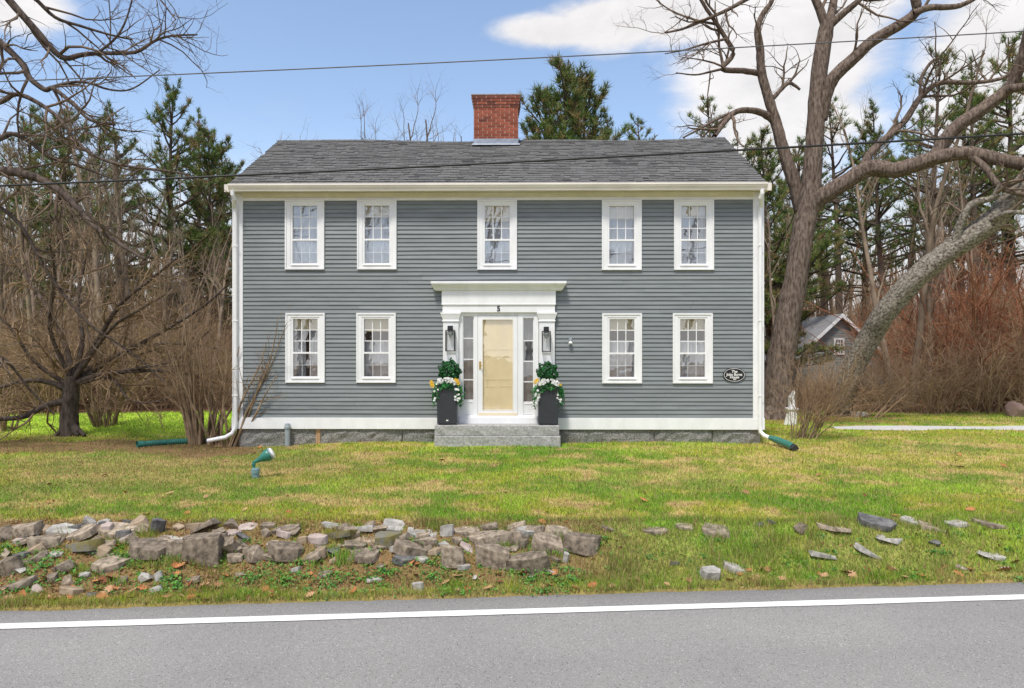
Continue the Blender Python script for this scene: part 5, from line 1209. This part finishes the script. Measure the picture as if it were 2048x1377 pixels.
def woods():
    rr = random.Random(55); U = rr.uniform
    # pines: (px, distance, top row, prototype)
    pines = [(1112, 34, 108, 2, 'b'), (1078, 36, 172, 2, 'b'), (1158, 36, 142, 2, 'b'), (1232, 40, 238, 1, 'b'), (1290, 42, 232, 0, 'b'), (1205, 44, 262, 2, 'b'),
             (330, 36, 165, 0, 'l'), (418, 38, 250, 2, 'l'), (250, 34, 215, 1, 'l'), (120, 38, 215, 2, 'l'), (60, 42, 205, 0, 'l'), (190, 46, 225, 0, 'l'), (385, 44, 215, 1, 'l'), (450, 46, 300, 2, 'l'),
             (1440, 44, 190, 3, 'r'), (1540, 33, 255, 2, 'r'), (1600, 38, 270, 0, 'r'), (1680, 44, 190, 3, 'r'), (1770, 40, 205, 1, 'r'), (1860, 38, 112, 3, 'r'), (1915, 42, 175, 0, 'r'), (1965, 36, 128, 1, 'r'), (2030, 40, 60, 0, 'r'), (2090, 37, 110, 3, 'r'), (1725, 46, 255, 0, 'r'), (1820, 47, 210, 3, 'r'), (1555, 46, 330, 1, 'r'), (1650, 48, 300, 1, 'r')]
    Hs = (17, 19, 14, 18)
    info = {'b': ('white pine rising behind the roof ridge', 'pines behind the roof ridge'), 'l': ('white pine in the woods beyond the apple tree lawn', 'pines beyond the apple tree'), 'r': ('tall pine in the woods behind the grey outbuilding', 'pines behind the outbuilding')}
    for px, Y, top, n, g in pines:
        X = (px - CX) / F * Y; h = CAMZ + (HY - top) / F * Y - gz(X, Y); s = h / Hs[n]; lab = {0: 'full-crowned ', 1: 'high-crowned ', 2: 'low-branched ', 3: 'sparse thin-crowned '}[n] + info[g][0]
        if px == 1112: lab = 'full bushy white pine rising behind the roof right beside the chimney'
        place('pine', n, px, Y, (s * (1.35 if px == 1112 else 1.1), s * 1.1, s), U(0, 6), 'pine_tree', lab, 'tree', info[g][1] if px != 1112 else None)
    # bare trees
    for px, Y, top in ((825, 32, 232), (848, 33, 222), (575, 32, 258), (605, 34, 262), (640, 35, 272), (712, 33, 250), (735, 38, 270), (835, 30, 225), (862, 31, 215), (880, 34, 235), (800, 33, 255), (915, 36, 262)):
        X = (px - CX) / F * Y; n = rr.randrange(4); h = (CAMZ + (HY - top) / F * Y - gz(X, Y)) * 1.0; place('bare', n, px, Y, (h / (13.5, 15, 12, 14)[n],) * 3, U(0, 6), 'bare_tree', 'bare grey treetop showing above the roof ridge beside the chimney', 'tree', 'bare treetops behind the ridge')
    spots = [(U(-150, 470), U(25, 52), 'l') for _ in range(40)] + [(U(1500, 2230), U(25.5, 54), 'r') for _ in range(46)]
    spots += [(px, Y, 'l') for px, Y in ((-60, 24), (15, 26), (75, 23.5), (120, 28), (205, 25), (262, 27), (318, 25.5), (370, 28), (425, 26), (160, 31), (55, 30), (290, 32), (400, 33))]
    spots += [(U(1500, 2230), U(40, 60), 'r') for _ in range(46)] + [(U(-150, 470), U(36, 60), 'l') for _ in range(30)]
    spots += [(U(1290, 1500), U(27, 44), 'r') for _ in range(9)]
    spots = [q for q in spots if not (1605 < q[0] < 1775 and q[1] < 50)]
    for px, Y, g in spots:
        n = rr.randrange(4); s = U(.6, 1.0) * (.8 + .4 * (Y - 25) / 30)
        if g == 'l' and px > 300: s *= .78
        if px < 1500 and g == 'r': s = min(s, .62 + .2 * (Y - 27) / 17)
        place('bare', n, px, Y, (s, s, s * U(.9, 1.15)), U(0, 6), 'bare_tree', ('tall' if s > .85 else 'short') + (' bare grey-brown tree in the woods beyond the apple tree lawn' if g == 'l' else ' bare grey-brown tree in the woods around the grey outbuilding'), 'tree', 'bare trees beyond the apple tree' if g == 'l' else 'bare trees around the outbuilding')
    # understorey
    for k in range(34):
        px, Y = -180 + k * 19.5 + U(-12, 12), U(22.8, 28); s = U(.8, 1.2); place('shrub', rr.randrange(4), px, Y, (s * 1.1, s, s), U(0, 6), 'thicket_shrub', 'brown twiggy thicket shrub at the wood edge beyond the apple tree lawn', 'shrub', 'thicket beyond the apple tree')
    for k in range(26):
        px, Y = -220 + k * 27 + U(-14, 14), U(28, 38); s = U(1.1, 1.7); place('shrub', rr.randrange(4), px, Y, (s * 1.2, s, s), U(0, 6), 'thicket_shrub', 'tall brown twiggy shrub deep in the woods beyond the apple tree lawn', 'shrub', 'tall shrubs in the woods beyond the apple tree')
    for k in range(26):
        px, Y = 1545 + k * 27 + U(-14, 14), U(38, 46) if 1500 < 1545 + k * 27 < 1800 else U(27, 38); s = U(1.1, 1.8); place('shrub', rr.randrange(4), px, Y, (s * 1.2, s, s), U(0, 6), 'thicket_shrub', 'tall brown twiggy shrub deep in the woods around the outbuilding', 'shrub', 'tall shrubs in the woods around the outbuilding')
    for k in range(22):
        px, Y = -200 + k * 31 + U(-12, 12), U(44, 58); s = U(1.7, 2.5); place('shrub', rr.randrange(4), px, Y, (s * 1.3, s, s), U(0, 6), 'thicket_shrub', 'high brown sapling thicket at the back of the woods beyond the apple tree', 'shrub', 'sapling thicket beyond the apple tree')
    for k in range(30):
        px, Y = 1510 + k * 25 + U(-12, 12), U(47, 62); s = U(1.7, 2.6); place('shrub', rr.randrange(4), px, Y, (s * 1.3, s, s), U(0, 6), 'thicket_shrub', 'high brown sapling thicket at the back of the woods behind the outbuilding', 'shrub', 'sapling thicket behind the outbuilding')
    for px, Y, s in ((1560, 24.5, .55), (1610, 25, .5), (1660, 25.5, .5), (1705, 24, .5), (1750, 23.6, .58), (1790, 24, .8), (1830, 23.2, .8), (1875, 23, .9), (1925, 23.4, 1.0), (1975, 23, 1.0), (2020, 23.5, 1.1), (2070, 23, 1.1), (2120, 23.5, 1.2), (2180, 24, 1.2)):
        place('shrub', rr.randrange(4), px, Y, (s * 1.25, s, s * U(.85, 1.0)), U(0, 6), 'thicket_shrub', 'brown twiggy thicket shrub on the wood edge beyond the gravel drive', 'shrub', 'thicket beyond the drive')
    for px, Y, s in ((1850, 27, 1.25), (1905, 26, 1.45), (1960, 25.5, 1.6), (2010, 26.5, 1.75), (2060, 26, 1.8), (2120, 26, 1.8), (1985, 28.5, 1.9)):
        place('shrub', rr.randrange(4), px, Y, (s * 1.45, s * 1.3, s * .92), U(0, 6), 'red_twig_shrub', 'tall rust-red twiggy shrub behind the thicket beyond the drive', 'shrub', 'rust-red shrubs beyond the drive', {'stems': M['twig_red'], 'crown': M['twig_red']})
    # trees on the far side of the road: seen only as reflections in the panes
    for x, y, s in ((-9, -11, 1.25), (-5.6, -6, 1.1), (-2.2, -9, 1.2), (.8, -13, 1.35), (3.4, -6.5, 1.05), (6.4, -9, 1.2), (10, -13, 1.3), (-14, -13, 1.3), (14.5, -9, 1.2), (-11, -6.5, 1.1), (19, -14, 1.3), (-20, -15, 1.4)):
        n = rr.randrange(4); px = CX + x / 10 * F
        T = place('bare', n, CX, 20, (s * 1.2, s * 1.2, s), U(0, 6), 'bare_tree', 'bare tree across the road mirrored in the window panes', 'tree', 'trees across the road'); T.location = (x, y, -.75)
woods()
# boulders by the wood edge
def rock_mesh(rr, w, d, h, n=17, flat=.75, bev=.02):
    bm = bmesh.new()
    for _ in range(n):
        v = Vector((rr.gauss(0, 1), rr.gauss(0, 1), rr.gauss(0, 1))).normalized(); m = max(abs(v.x), abs(v.y), abs(v.z)); v = v.lerp(v / m, flat)
        bm.verts.new((v.x * w / 2 * rr.uniform(.82, 1), v.y * d / 2 * rr.uniform(.82, 1), v.z * h / 2 * rr.uniform(.85, 1)))
    r = bmesh.ops.convex_hull(bm, input=bm.verts); bmesh.ops.delete(bm, geom=list({g for g in r['geom_interior'] + r['geom_unused'] if isinstance(g, bmesh.types.BMVert)}), context='VERTS')
    bmesh.ops.dissolve_limit(bm, angle_limit=.22, verts=bm.verts, edges=bm.edges)
    bmesh.ops.bevel(bm, geom=list(bm.edges), offset=bev * min(w, h) * 1.6, segments=1, affect='EDGES', clamp_overlap=True)
    bmesh.ops.triangulate(bm, faces=[f for f in bm.faces if len(f.verts) > 4])
    me = bpy.data.meshes.new('stone'); bm.to_mesh(me); bm.free(); return me
def slab_mesh(rr, w, d, h):
    """split slab: irregular outline, two uneven beds, broken edges"""
    bm = bmesh.new(); n = rr.choice((6, 7, 8)); a0 = rr.uniform(0, 6.28); lo, hi = [], []; tx, ty = rr.uniform(-.2, .2), rr.uniform(-.2, .2)
    for i in range(n):
        a = a0 + 6.283 * (i + rr.uniform(-.32, .32)) / n; c, q = math.cos(a), math.sin(a); m = max(abs(c), abs(q)) ** .75; r = rr.uniform(.84, 1.04)
        x, y = c / m * w / 2 * r, q / m * d / 2 * r; k = rr.uniform(.78, 1.0)
        lo.append(bm.verts.new((x * rr.uniform(.86, 1.05), y * rr.uniform(.86, 1.05), -h / 2 * rr.uniform(.75, 1.05)))); hi.append(bm.verts.new((x * k, y * k, h / 2 * rr.uniform(.8, 1.1) + tx * x + ty * y)))
    for f in bmesh.ops.convex_hull(bm, input=bm.verts)['geom_interior']:
        if isinstance(f, bmesh.types.BMVert): bm.verts.remove(f)
    bmesh.ops.dissolve_limit(bm, angle_limit=.12, verts=bm.verts, edges=bm.edges)
    bmesh.ops.bevel(bm, geom=list(bm.edges), offset=.018 * min(w, h) + .002, segments=1, affect='EDGES', clamp_overlap=True)
    me = bpy.data.meshes.new('stone'); bm.to_mesh(me); bm.free(); return me
for px, py, w, h, lab in ((2040, 822, 40, 34, 'rounded brown boulder at the wood edge beyond the drive'), (1722, 830, 50, 13, 'low flat grey boulder under the arching thicket shrub')):
    g = on_ground(px, py + h * .4); k = g.y / F; o = link('boulder', rock_mesh(random.Random(px), w * k, w * k * .8, h * k * 1.3, 30, .3), M['boulder'] if px > 2000 else M['stone_l'], None, (g.x, g.y + .2, g.z + h * k * .35)); tag(o, lab, 'boulder')

# ------------------------------------------------------------------ stones of the tumbled wall and bank
# cx, cy, w, h in photo pixels, kind, tilt in degrees
STONES = """8 1070 40 38 g 20;48 1060 52 32 g -8;83 1061 24 18 t 0;122 1061 57 19 l 6;90 1085 57 30 g -10;155 1070 52 28 g -18;150 1053 40 14 d 0;178 1044 25 26 l 5;203 1046 25 13 l 0;227 1061 80 27 g 3;242 1079 54 8 g 0;277 1049 38 27 t -20;312 1055 27 32 d 15;165 1090 67 32 m -6;212 1093 31 19 g -12;207 1108 27 22 t 10;210 1132 58 30 g 8;293 1100 82 40 g 0;349 1103 31 38 g 4;402 1102 80 60 g 0;357 1053 24 18 t 0;398 1057 56 18 g -28;463 1051 28 22 g 25;436 1067 30 20 g -10;466 1066 27 18 p 0;494 1056 36 10 p 0;485 1073 31 20 d 10;448 1098 46 50 g 12;424 1088 15 12 l 0;505 1110 52 42 g -4;10 1110 22 26 g 0;38 1110 42 17 d 0;16 1138 38 40 g -15;38 1142 19 14 l 0;120 1136 38 24 g -28;28 1170 60 20 g -8;102 1160 21 17 g 0;135 1163 24 30 g 40;168 1151 20 14 l 0;138 1182 40 20 t 5;70 1184 19 18 p 30;288 1158 23 24 l 20;314 1157 21 18 l -20;384 1164 28 14 g -15;308 1181 24 14 l -20;36 1086 20 15 p 0;524 1069 28 26 g 10;570 1061 52 22 g -10;536 1053 27 14 g 0;570 1106 78 38 g 5;605 1083 21 18 t 0;634 1081 33 20 p 0;620 1118 37 20 g -30;659 1110 35 26 d -12;668 1122 17 19 t 20;668 1052 50 12 l 8;723 1060 50 13 l 3;678 1071 62 20 m -12;690 1086 66 9 g 0;738 1048 20 10 g -20;790 1055 50 21 l 8;735 1081 46 14 t 0;775 1080 58 32 m -10;843 1067 59 11 l 0;845 1079 42 12 g 0;893 1064 25 24 w 0;933 1065 57 20 g -8;977 1078 77 34 g -6;823 1102 68 32 g 18;729 1112 55 26 g 0;886 1094 25 20 w 0;915 1084 21 16 g 0;935 1097 30 20 p 35;907 1118 44 44 g 0;985 1117 70 48 g 0;923 1136 29 14 w 0;835 1175 24 21 l 0;747 1158 36 12 l 0;950 1160 12 14 l 0;648 1152 27 12 g 0;1052 1063 68 27 g -2;1123 1062 60 20 g 5;1040 1088 36 24 g 0;1098 1090 60 36 g 6;1163 1089 68 42 g 8;1053 1127 100 40 g -6;1132 1119 11 20 w 10;1106 1147 22 10 p 0;1062 1156 12 8 l 0;255 1044 20 12 d 0;330 1080 26 12 g 10;60 1076 22 14 d 0;385 1078 30 14 g -10;545 1090 24 14 g 0;640 1098 26 12 g 8;868 1108 22 14 d 0;1015 1098 20 14 g 0;1088 1110 24 10 d 0;590 1140 20 12 l 0;480 1150 22 10 g 0;240 1165 24 14 g 0;180 1190 22 10 d 0;55 1125 22 12 g 0;760 1135 18 9 g 0"""
LOOSE = """1218 1058 32 9 g 10;1310 1061 52 17 g 0;1370 1053 36 13 g 8;1435 1063 64 23 g -4;1519 1050 21 8 d -12;1350 1128 21 10 d 0;1422 1150 42 31 l 8;1480 1139 60 13 l 4;1545 1046 17 10 d 20;1605 1058 30 26 g 45;1672 1059 64 17 g 5;1756 1048 76 28 d -3;1831 1045 57 15 l 5;1872 1057 48 13 g 15;1918 1048 42 13 l -3;1988 1050 64 15 g 2;1783 1082 52 15 l 15;1764 1077 17 12 l 0;1870 1086 25 17 d 10;1647 1113 52 14 l 8;1742 1108 50 18 l 25;1986 1111 56 15 l 18;1927 1136 30 8 p 8;2010 1137 28 6 p 0"""
TRUTH = {'g': ('weathered grey', 'stone'), 'l': ('pale grey', 'stone_l'), 'd': ('dark slate', 'stone_d'), 'p': ('pinkish', 'stone_p'), 't': ('tan', 'stone_t'), 'w': ('whitish', 'stone_l'), 'm': ('mossy', 'stone_m')}
def build_stones():
    rr = random.Random(77)
    wall = thing('stone_wall', 'tumbled dry stone wall of grey fieldstones on the bank above the road', 'stone wall', (-3, 8.0, gz(-3, 8.0)))
    fill = ';'.join(f'{rr.uniform(-520, 1190):.0f} {rr.uniform(1052, 1122):.0f} {rr.uniform(20, 46):.0f} {rr.uniform(11, 24):.0f} {rr.choice("gggglptd")} {rr.uniform(-20, 20):.0f}' for _ in range(85))
    for src, loose in ((STONES, 0), (fill, 0), (LOOSE, 1)):
        for s in src.split(';'):
            cx, cy, w, h, k, tilt = s.split(); cx, cy, w, h, tilt = (float(v) for v in (cx, cy, w, h, tilt))
            g = on_ground(cx, cy + h * .40); S = g.y / F; W = w * S * (1.12 if loose else 1.2); D = min(W, .42) * rr.uniform(.6, .9); Hh = max(h * S * 1.25 - .30 * D, h * S * .55)
            me = slab_mesh(rr, W * 1.02, D, Hh * .98) if (h / w < .62 or rr.random() < .55) else rock_mesh(rr, W * 1.04, D, Hh * 1.05, 13, .6, .01)
            loc = Vector((g.x, g.y + D * .22, g.z + Hh * .36))
            o = link('stone' if not loose else 'fieldstone', me, M[TRUTH[k][1]], None, None, (R(rr.uniform(-6, 16)), R(tilt), R(rr.uniform(-14, 14))))
            if loose: o.location = loc; tag(o, f'{TRUTH[k][0]} flat fieldstone half sunk in the grassy bank beyond the stone wall', 'stone', f'{TRUTH[k][0]} loose fieldstones on the bank')
            else: o.parent = wall; o.location = loc - Vector(wall.location)
build_stones()
# ------------------------------------------------------------------ grass, weeds, fallen leaves
def in_house(x, y): return (x > HXC + XL - .02) & (x < HXC + XR + .02) & (y > 14.98) & (y < 21)
def build_grass():
    rng = np.random.default_rng(12)
    def scatter(n, d0, d1):
        d = 1 / rng.uniform(1 / d1, 1 / d0, n); x = rng.uniform(-1.35, 1.35, n) * d; return x, d
    x, y = scatter(940000, 6.2, 23.8)
    ye = edge_y(x) + (fbm(x * 1.1, x * 0 + 3.3, 77) - .5) * .10
    s = (y - ye) / np.maximum(top_y(x) - ye, .5)
    c = soil_col(x, y); n2 = fbm(x * 1.6, y * 2.2, 31); n3 = fbm(x * 6, y * 6, 41, 3)
    bare = np.clip(c[:, 0] / (c[:, 1] + 1e-4) - 1.05, 0, .6) / .6        # reddish soil carries less grass
    drive = (x > 8.2) & (y > 17.55) & (y < 18.75)
    step = (x > HXC - 1.45) & (x < HXC + 1.45) & (y > 14.4) & (y < 15.1)
    ok = (y > ye - .015) & (rng.random(len(x)) > np.clip(bare * 1.0, 0, .9)) & ~in_house(x, y) & ~drive & ~step
    x, y, s, c, n3, bare, n2 = (a[ok] for a in (x, y, s, c, n3, bare, n2)); n = len(x)
    z = ground_z(x, y)
    bank = sstep(.05, .2, s) * (1 - sstep(1, 1.25, s)); verge = 1 - sstep(.03, .14, s)
    L = rng.uniform(.02, .048, n) * (.7 + .9 * n3) * (1 + .35 * bank + .35 * verge) * (1 - .3 * bare) * (1 + .02 * y); w = rng.uniform(.0022, .0042, n) * y / 8.0 * 1.15
    tuft = (fbm(x * 3.1, y * 3.1, 91, 2) > .66); L = np.where(tuft & (s < 1.1), L * 1.7, L)
    an = rng.uniform(0, 2 * np.pi, n); ln = np.abs(rng.normal(0, .55, n)); dx, dy = np.cos(an) * ln, np.sin(an) * ln
    sa = rng.uniform(-.9, .9, n); sx, sy = np.cos(sa), np.sin(sa)
    b = np.stack([x, y, z - .004], 1); sd = np.stack([sx, sy, sx * 0], 1) * w[:, None]
    tip = b + np.stack([dx, dy, np.ones(n)], 1) / np.sqrt(1 + ln ** 2)[:, None] * L[:, None]
    V = np.stack([b - sd, b + sd, tip], 1).reshape(-1, 3)
    pick = rng.random(n)[:, None]; straw = np.array([[.58, .46, .22]]); fresh = np.array([[.20, .40, .035]])
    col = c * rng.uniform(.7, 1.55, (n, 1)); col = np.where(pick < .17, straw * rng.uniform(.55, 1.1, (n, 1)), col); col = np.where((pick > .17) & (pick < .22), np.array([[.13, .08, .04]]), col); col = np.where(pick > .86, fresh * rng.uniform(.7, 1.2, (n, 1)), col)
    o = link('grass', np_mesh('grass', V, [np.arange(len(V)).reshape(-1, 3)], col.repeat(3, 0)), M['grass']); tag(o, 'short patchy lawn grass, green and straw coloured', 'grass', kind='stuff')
build_grass()
def build_weeds():
    rng = np.random.default_rng(5); rr = random.Random(5)
    cent = []
    for _ in range(260): cent.append((rr.uniform(-400, 1150), rr.uniform(1085, 1195), rr.uniform(.5, 1)))
    for _ in range(70): cent.append((rr.uniform(1150, 2100), rr.uniform(1070, 1165), rr.uniform(.35, .7)))
    for px, py in ((60, 1130), (100, 1125), (190, 1120), (205, 1152), (70, 1115), (560, 1155), (610, 1160), (650, 1170), (740, 1165), (770, 1150), (560, 1140), (1100, 1155), (1140, 1165), (1060, 1100), (1080, 1160)): cent.append((px, py, 1.25))
    b = MB(); pal = [(.08, .26, .03), (.11, .33, .04), (.05, .17, .025), (.17, .33, .045), (.09, .22, .04)]
    for px, py, k in cent:
        g = on_ground(px, py); pts = []
        for _ in range(int(34 * k)):
            a = rr.uniform(0, 6.28); r = abs(rr.gauss(0, .09)) * k; x, y = g.x + math.cos(a) * r * 1.5, g.y + math.sin(a) * r; pts.append(((x, y, g.z + rr.uniform(.01, .055) * k + (y - g.y) * .25), (rr.gauss(0, .5), rr.gauss(-.3, .5), 1)))
        leaf_cards(b, pts, rr.uniform(.022, .04), pal, rr, .7)
    tag(b.build('weeds', M['leafgreen']), 'low green weeds and clover between the stones of the bank', 'weeds', kind='stuff')
    # long grass tussocks
    b = MB()
    for px, py, n, h in ((690, 1128, 90, .20), (238, 1170, 70, .12), (490, 1195, 80, .12), (660, 1110, 60, .14), (1005, 1100, 60, .13), (250, 1075, 40, .1), (620, 1135, 40, .1), (1110, 1112, 50, .1), (450, 1110, 30, .1), (1290, 1160, 60, .09), (1660, 1150, 60, .09), (340, 1120, 40, .1)):
        g = on_ground(px, py)
        for _ in range(n):
            a = rr.uniform(0, 6.28); x, y = g.x + rr.gauss(0, .06), g.y + rr.gauss(0, .035); H = h * rr.uniform(.5, 1.1); l = rr.uniform(.2, .9); dx, dy = math.cos(a) * l, math.sin(a) * l; w = .0035
            p0 = Vector((x, y, g.z - .01)); p1 = p0 + Vector((dx * .35, dy * .35, .75)) * H; p2 = p0 + Vector((dx, dy, .85)) * H; s = Vector((w, 0, 0)); c = rr.choice([(.19, .36, .045), (.25, .40, .06), (.13, .26, .03), (.38, .36, .09)])
            b.add([p0 - s, p0 + s, p1 + s * .7, p1 - s * .7, p2], [(0, 1, 2, 3), (3, 2, 4)], c)
    tag(b.build('tussocks', M['grass']), 'long grass tussocks growing among the wall stones', 'grass', kind='stuff')
build_weeds()
def oak_leaf(rr, s=1.0):
    """lobed, curled leaf outline with real curvature"""
    b = MB(); n = 9; up = []; lo = []; cur = rr.uniform(.5, 1.6); fold = rr.uniform(.2, .7)
    for i in range(n + 1):
        t = i / n; w = .34 * math.sin(math.pi * min(1, t * .95 + .06)) * (1.25 if i % 2 else .55); z = cur * .25 * (t - .5) ** 2
        up.append((t - .5, w, z + fold * w * .6)); lo.append((t - .5, -w, z + fold * w * rr.uniform(.3, .7)))
    mid = [((i / n) - .5, 0, cur * .25 * (i / n - .5) ** 2) for i in range(n + 1)]
    b.v = [tuple(c * s for c in p) for p in up + mid + lo]; m = n + 1
    for i in range(n): b.f += [(i, m + i, m + i + 1, i + 1), (m + i, 2 * m + i, 2 * m + i + 1, m + i + 1)]
    return b
def build_leaves():
    rr = random.Random(15); mats = [pmat(f'dead_leaf_{k}', c, .75, .25, 15, spec=.25) for k, c in enumerate(((.36, .13, .05), (.30, .16, .075), (.46, .27, .15), (.20, .075, .035), (.42, .18, .07)))]
    mesh = []
    for k in range(8): me = oak_leaf(rr).mesh('fallen_leaf'); me.materials.append(mats[k % 5]); mesh.append(me)
    fixed = [(20, 1203, 2), (45, 1196, 0), (30, 1192, 0), (236, 1098, 4), (228, 1097, 4), (296, 1062, 0), (218, 1185, 2), (262, 1188, 2), (352, 1137, 0), (370, 1129, 0), (360, 1140, 4), (1278, 1167, 2), (835, 1133, 0), (825, 1132, 4), (1085, 1048, 4), (1150, 1178, 0), (1185, 1177, 0), (1215, 1172, 4), (1225, 1177, 2), (1335, 1173, 2), (1085, 1178, 2), (1098, 1175, 0), (1735, 1145, 3), (1640, 1155, 0), (1648, 1157, 2), (1705, 1155, 2), (1780, 1143, 3), (1790, 1142, 2), (1880, 1150, 3), (2000, 1146, 0), (1885, 1140, 3), (2030, 1130, 3), (520, 897, 4), (340, 990, 2), (168, 967, 2), (1845, 1157, 0), (915, 1184, 2), (935, 1184, 0), (975, 1182, 2), (705, 1190, 0), (745, 1187, 4), (620, 1195, 2), (628, 1190, 0), (540, 1192, 3), (545, 1198, 4), (412, 997, 2), (920, 985, 2), (80, 1202, 0), (100, 1198, 2), (140, 1200, 0)]
    fixed += [(rr.uniform(0, 620), rr.uniform(1150, 1205), rr.randrange(5)) for _ in range(45)] + [(rr.uniform(500, 2040), rr.uniform(1140, 1172), rr.randrange(5)) for _ in range(32)] + [(rr.uniform(0, 2040), rr.uniform(905, 1040), rr.randrange(5)) for _ in range(26)]
    for px, py, c in fixed:
        g = on_ground(px, py)
        if g.y < edge_y(g.x) + .05: g = Vector((g.x, float(edge_y(g.x)) + rr.uniform(.06, .2), 0)); g.z = gz(g.x, g.y)
        me = mesh[c] if c < 5 else mesh[rr.randrange(8)]; s = rr.uniform(.08, .135)
        o = link('fallen_leaf', me, None, None, (g.x, g.y, g.z + s * .22), (R(rr.uniform(-10, 45)), R(rr.uniform(-25, 25)), rr.uniform(0, 6.28))); o.scale = (s, s, s)
        tag(o, 'curled dry brown oak leaf lying on the grass', 'leaf', 'fallen oak leaves on the grass and bank')
    # fine litter too small to count
    rng = np.random.default_rng(6); n = 9000; px = np.where(rng.random(n) < .6, rng.uniform(-40, 800, n), rng.uniform(-40, 2090, n))
    x = []; 
    d = 1 / rng.uniform(1 / 15, 1 / 6.9, n); X = (px - CX) / F * d; s = (d - edge_y(X)) / np.maximum(top_y(X) - edge_y(X), .5)
    keepm = (s > .12) & ((s < 1.15) | (rng.random(n) < .22)) & ~in_house(X, d); X, d = X[keepm], d[keepm]; n = len(X); Z = ground_z(X, d) + .012
    nv = rng.standard_normal((n, 3)) * .5 + [0, -.2, 1]; nv /= np.linalg.norm(nv, axis=1, keepdims=True); t = np.cross(nv, rng.standard_normal((n, 3))); t /= np.linalg.norm(t, axis=1, keepdims=True); q = np.cross(nv, t)
    S = rng.uniform(.010, .030, (n, 1)); P = np.stack([X, d, Z], 1)
    V = np.stack([P - t * S, P + q * S * .5 + nv * S * .3, P + t * S, P - q * S * .5 + nv * S * .3], 1).reshape(-1, 3)
    pal = np.array([(.30, .12, .05), (.22, .11, .055), (.40, .25, .14), (.12, .06, .035), (.34, .2, .1)])[rng.integers(0, 5, n)].repeat(4, 0)
    tag(link('leaf_litter', np_mesh('leaf_litter', V, [np.arange(len(V)).reshape(-1, 4)], pal), M['litter']), 'fine brown leaf crumbs scattered over the bank and lawn', 'leaf litter', kind='stuff')
build_leaves()
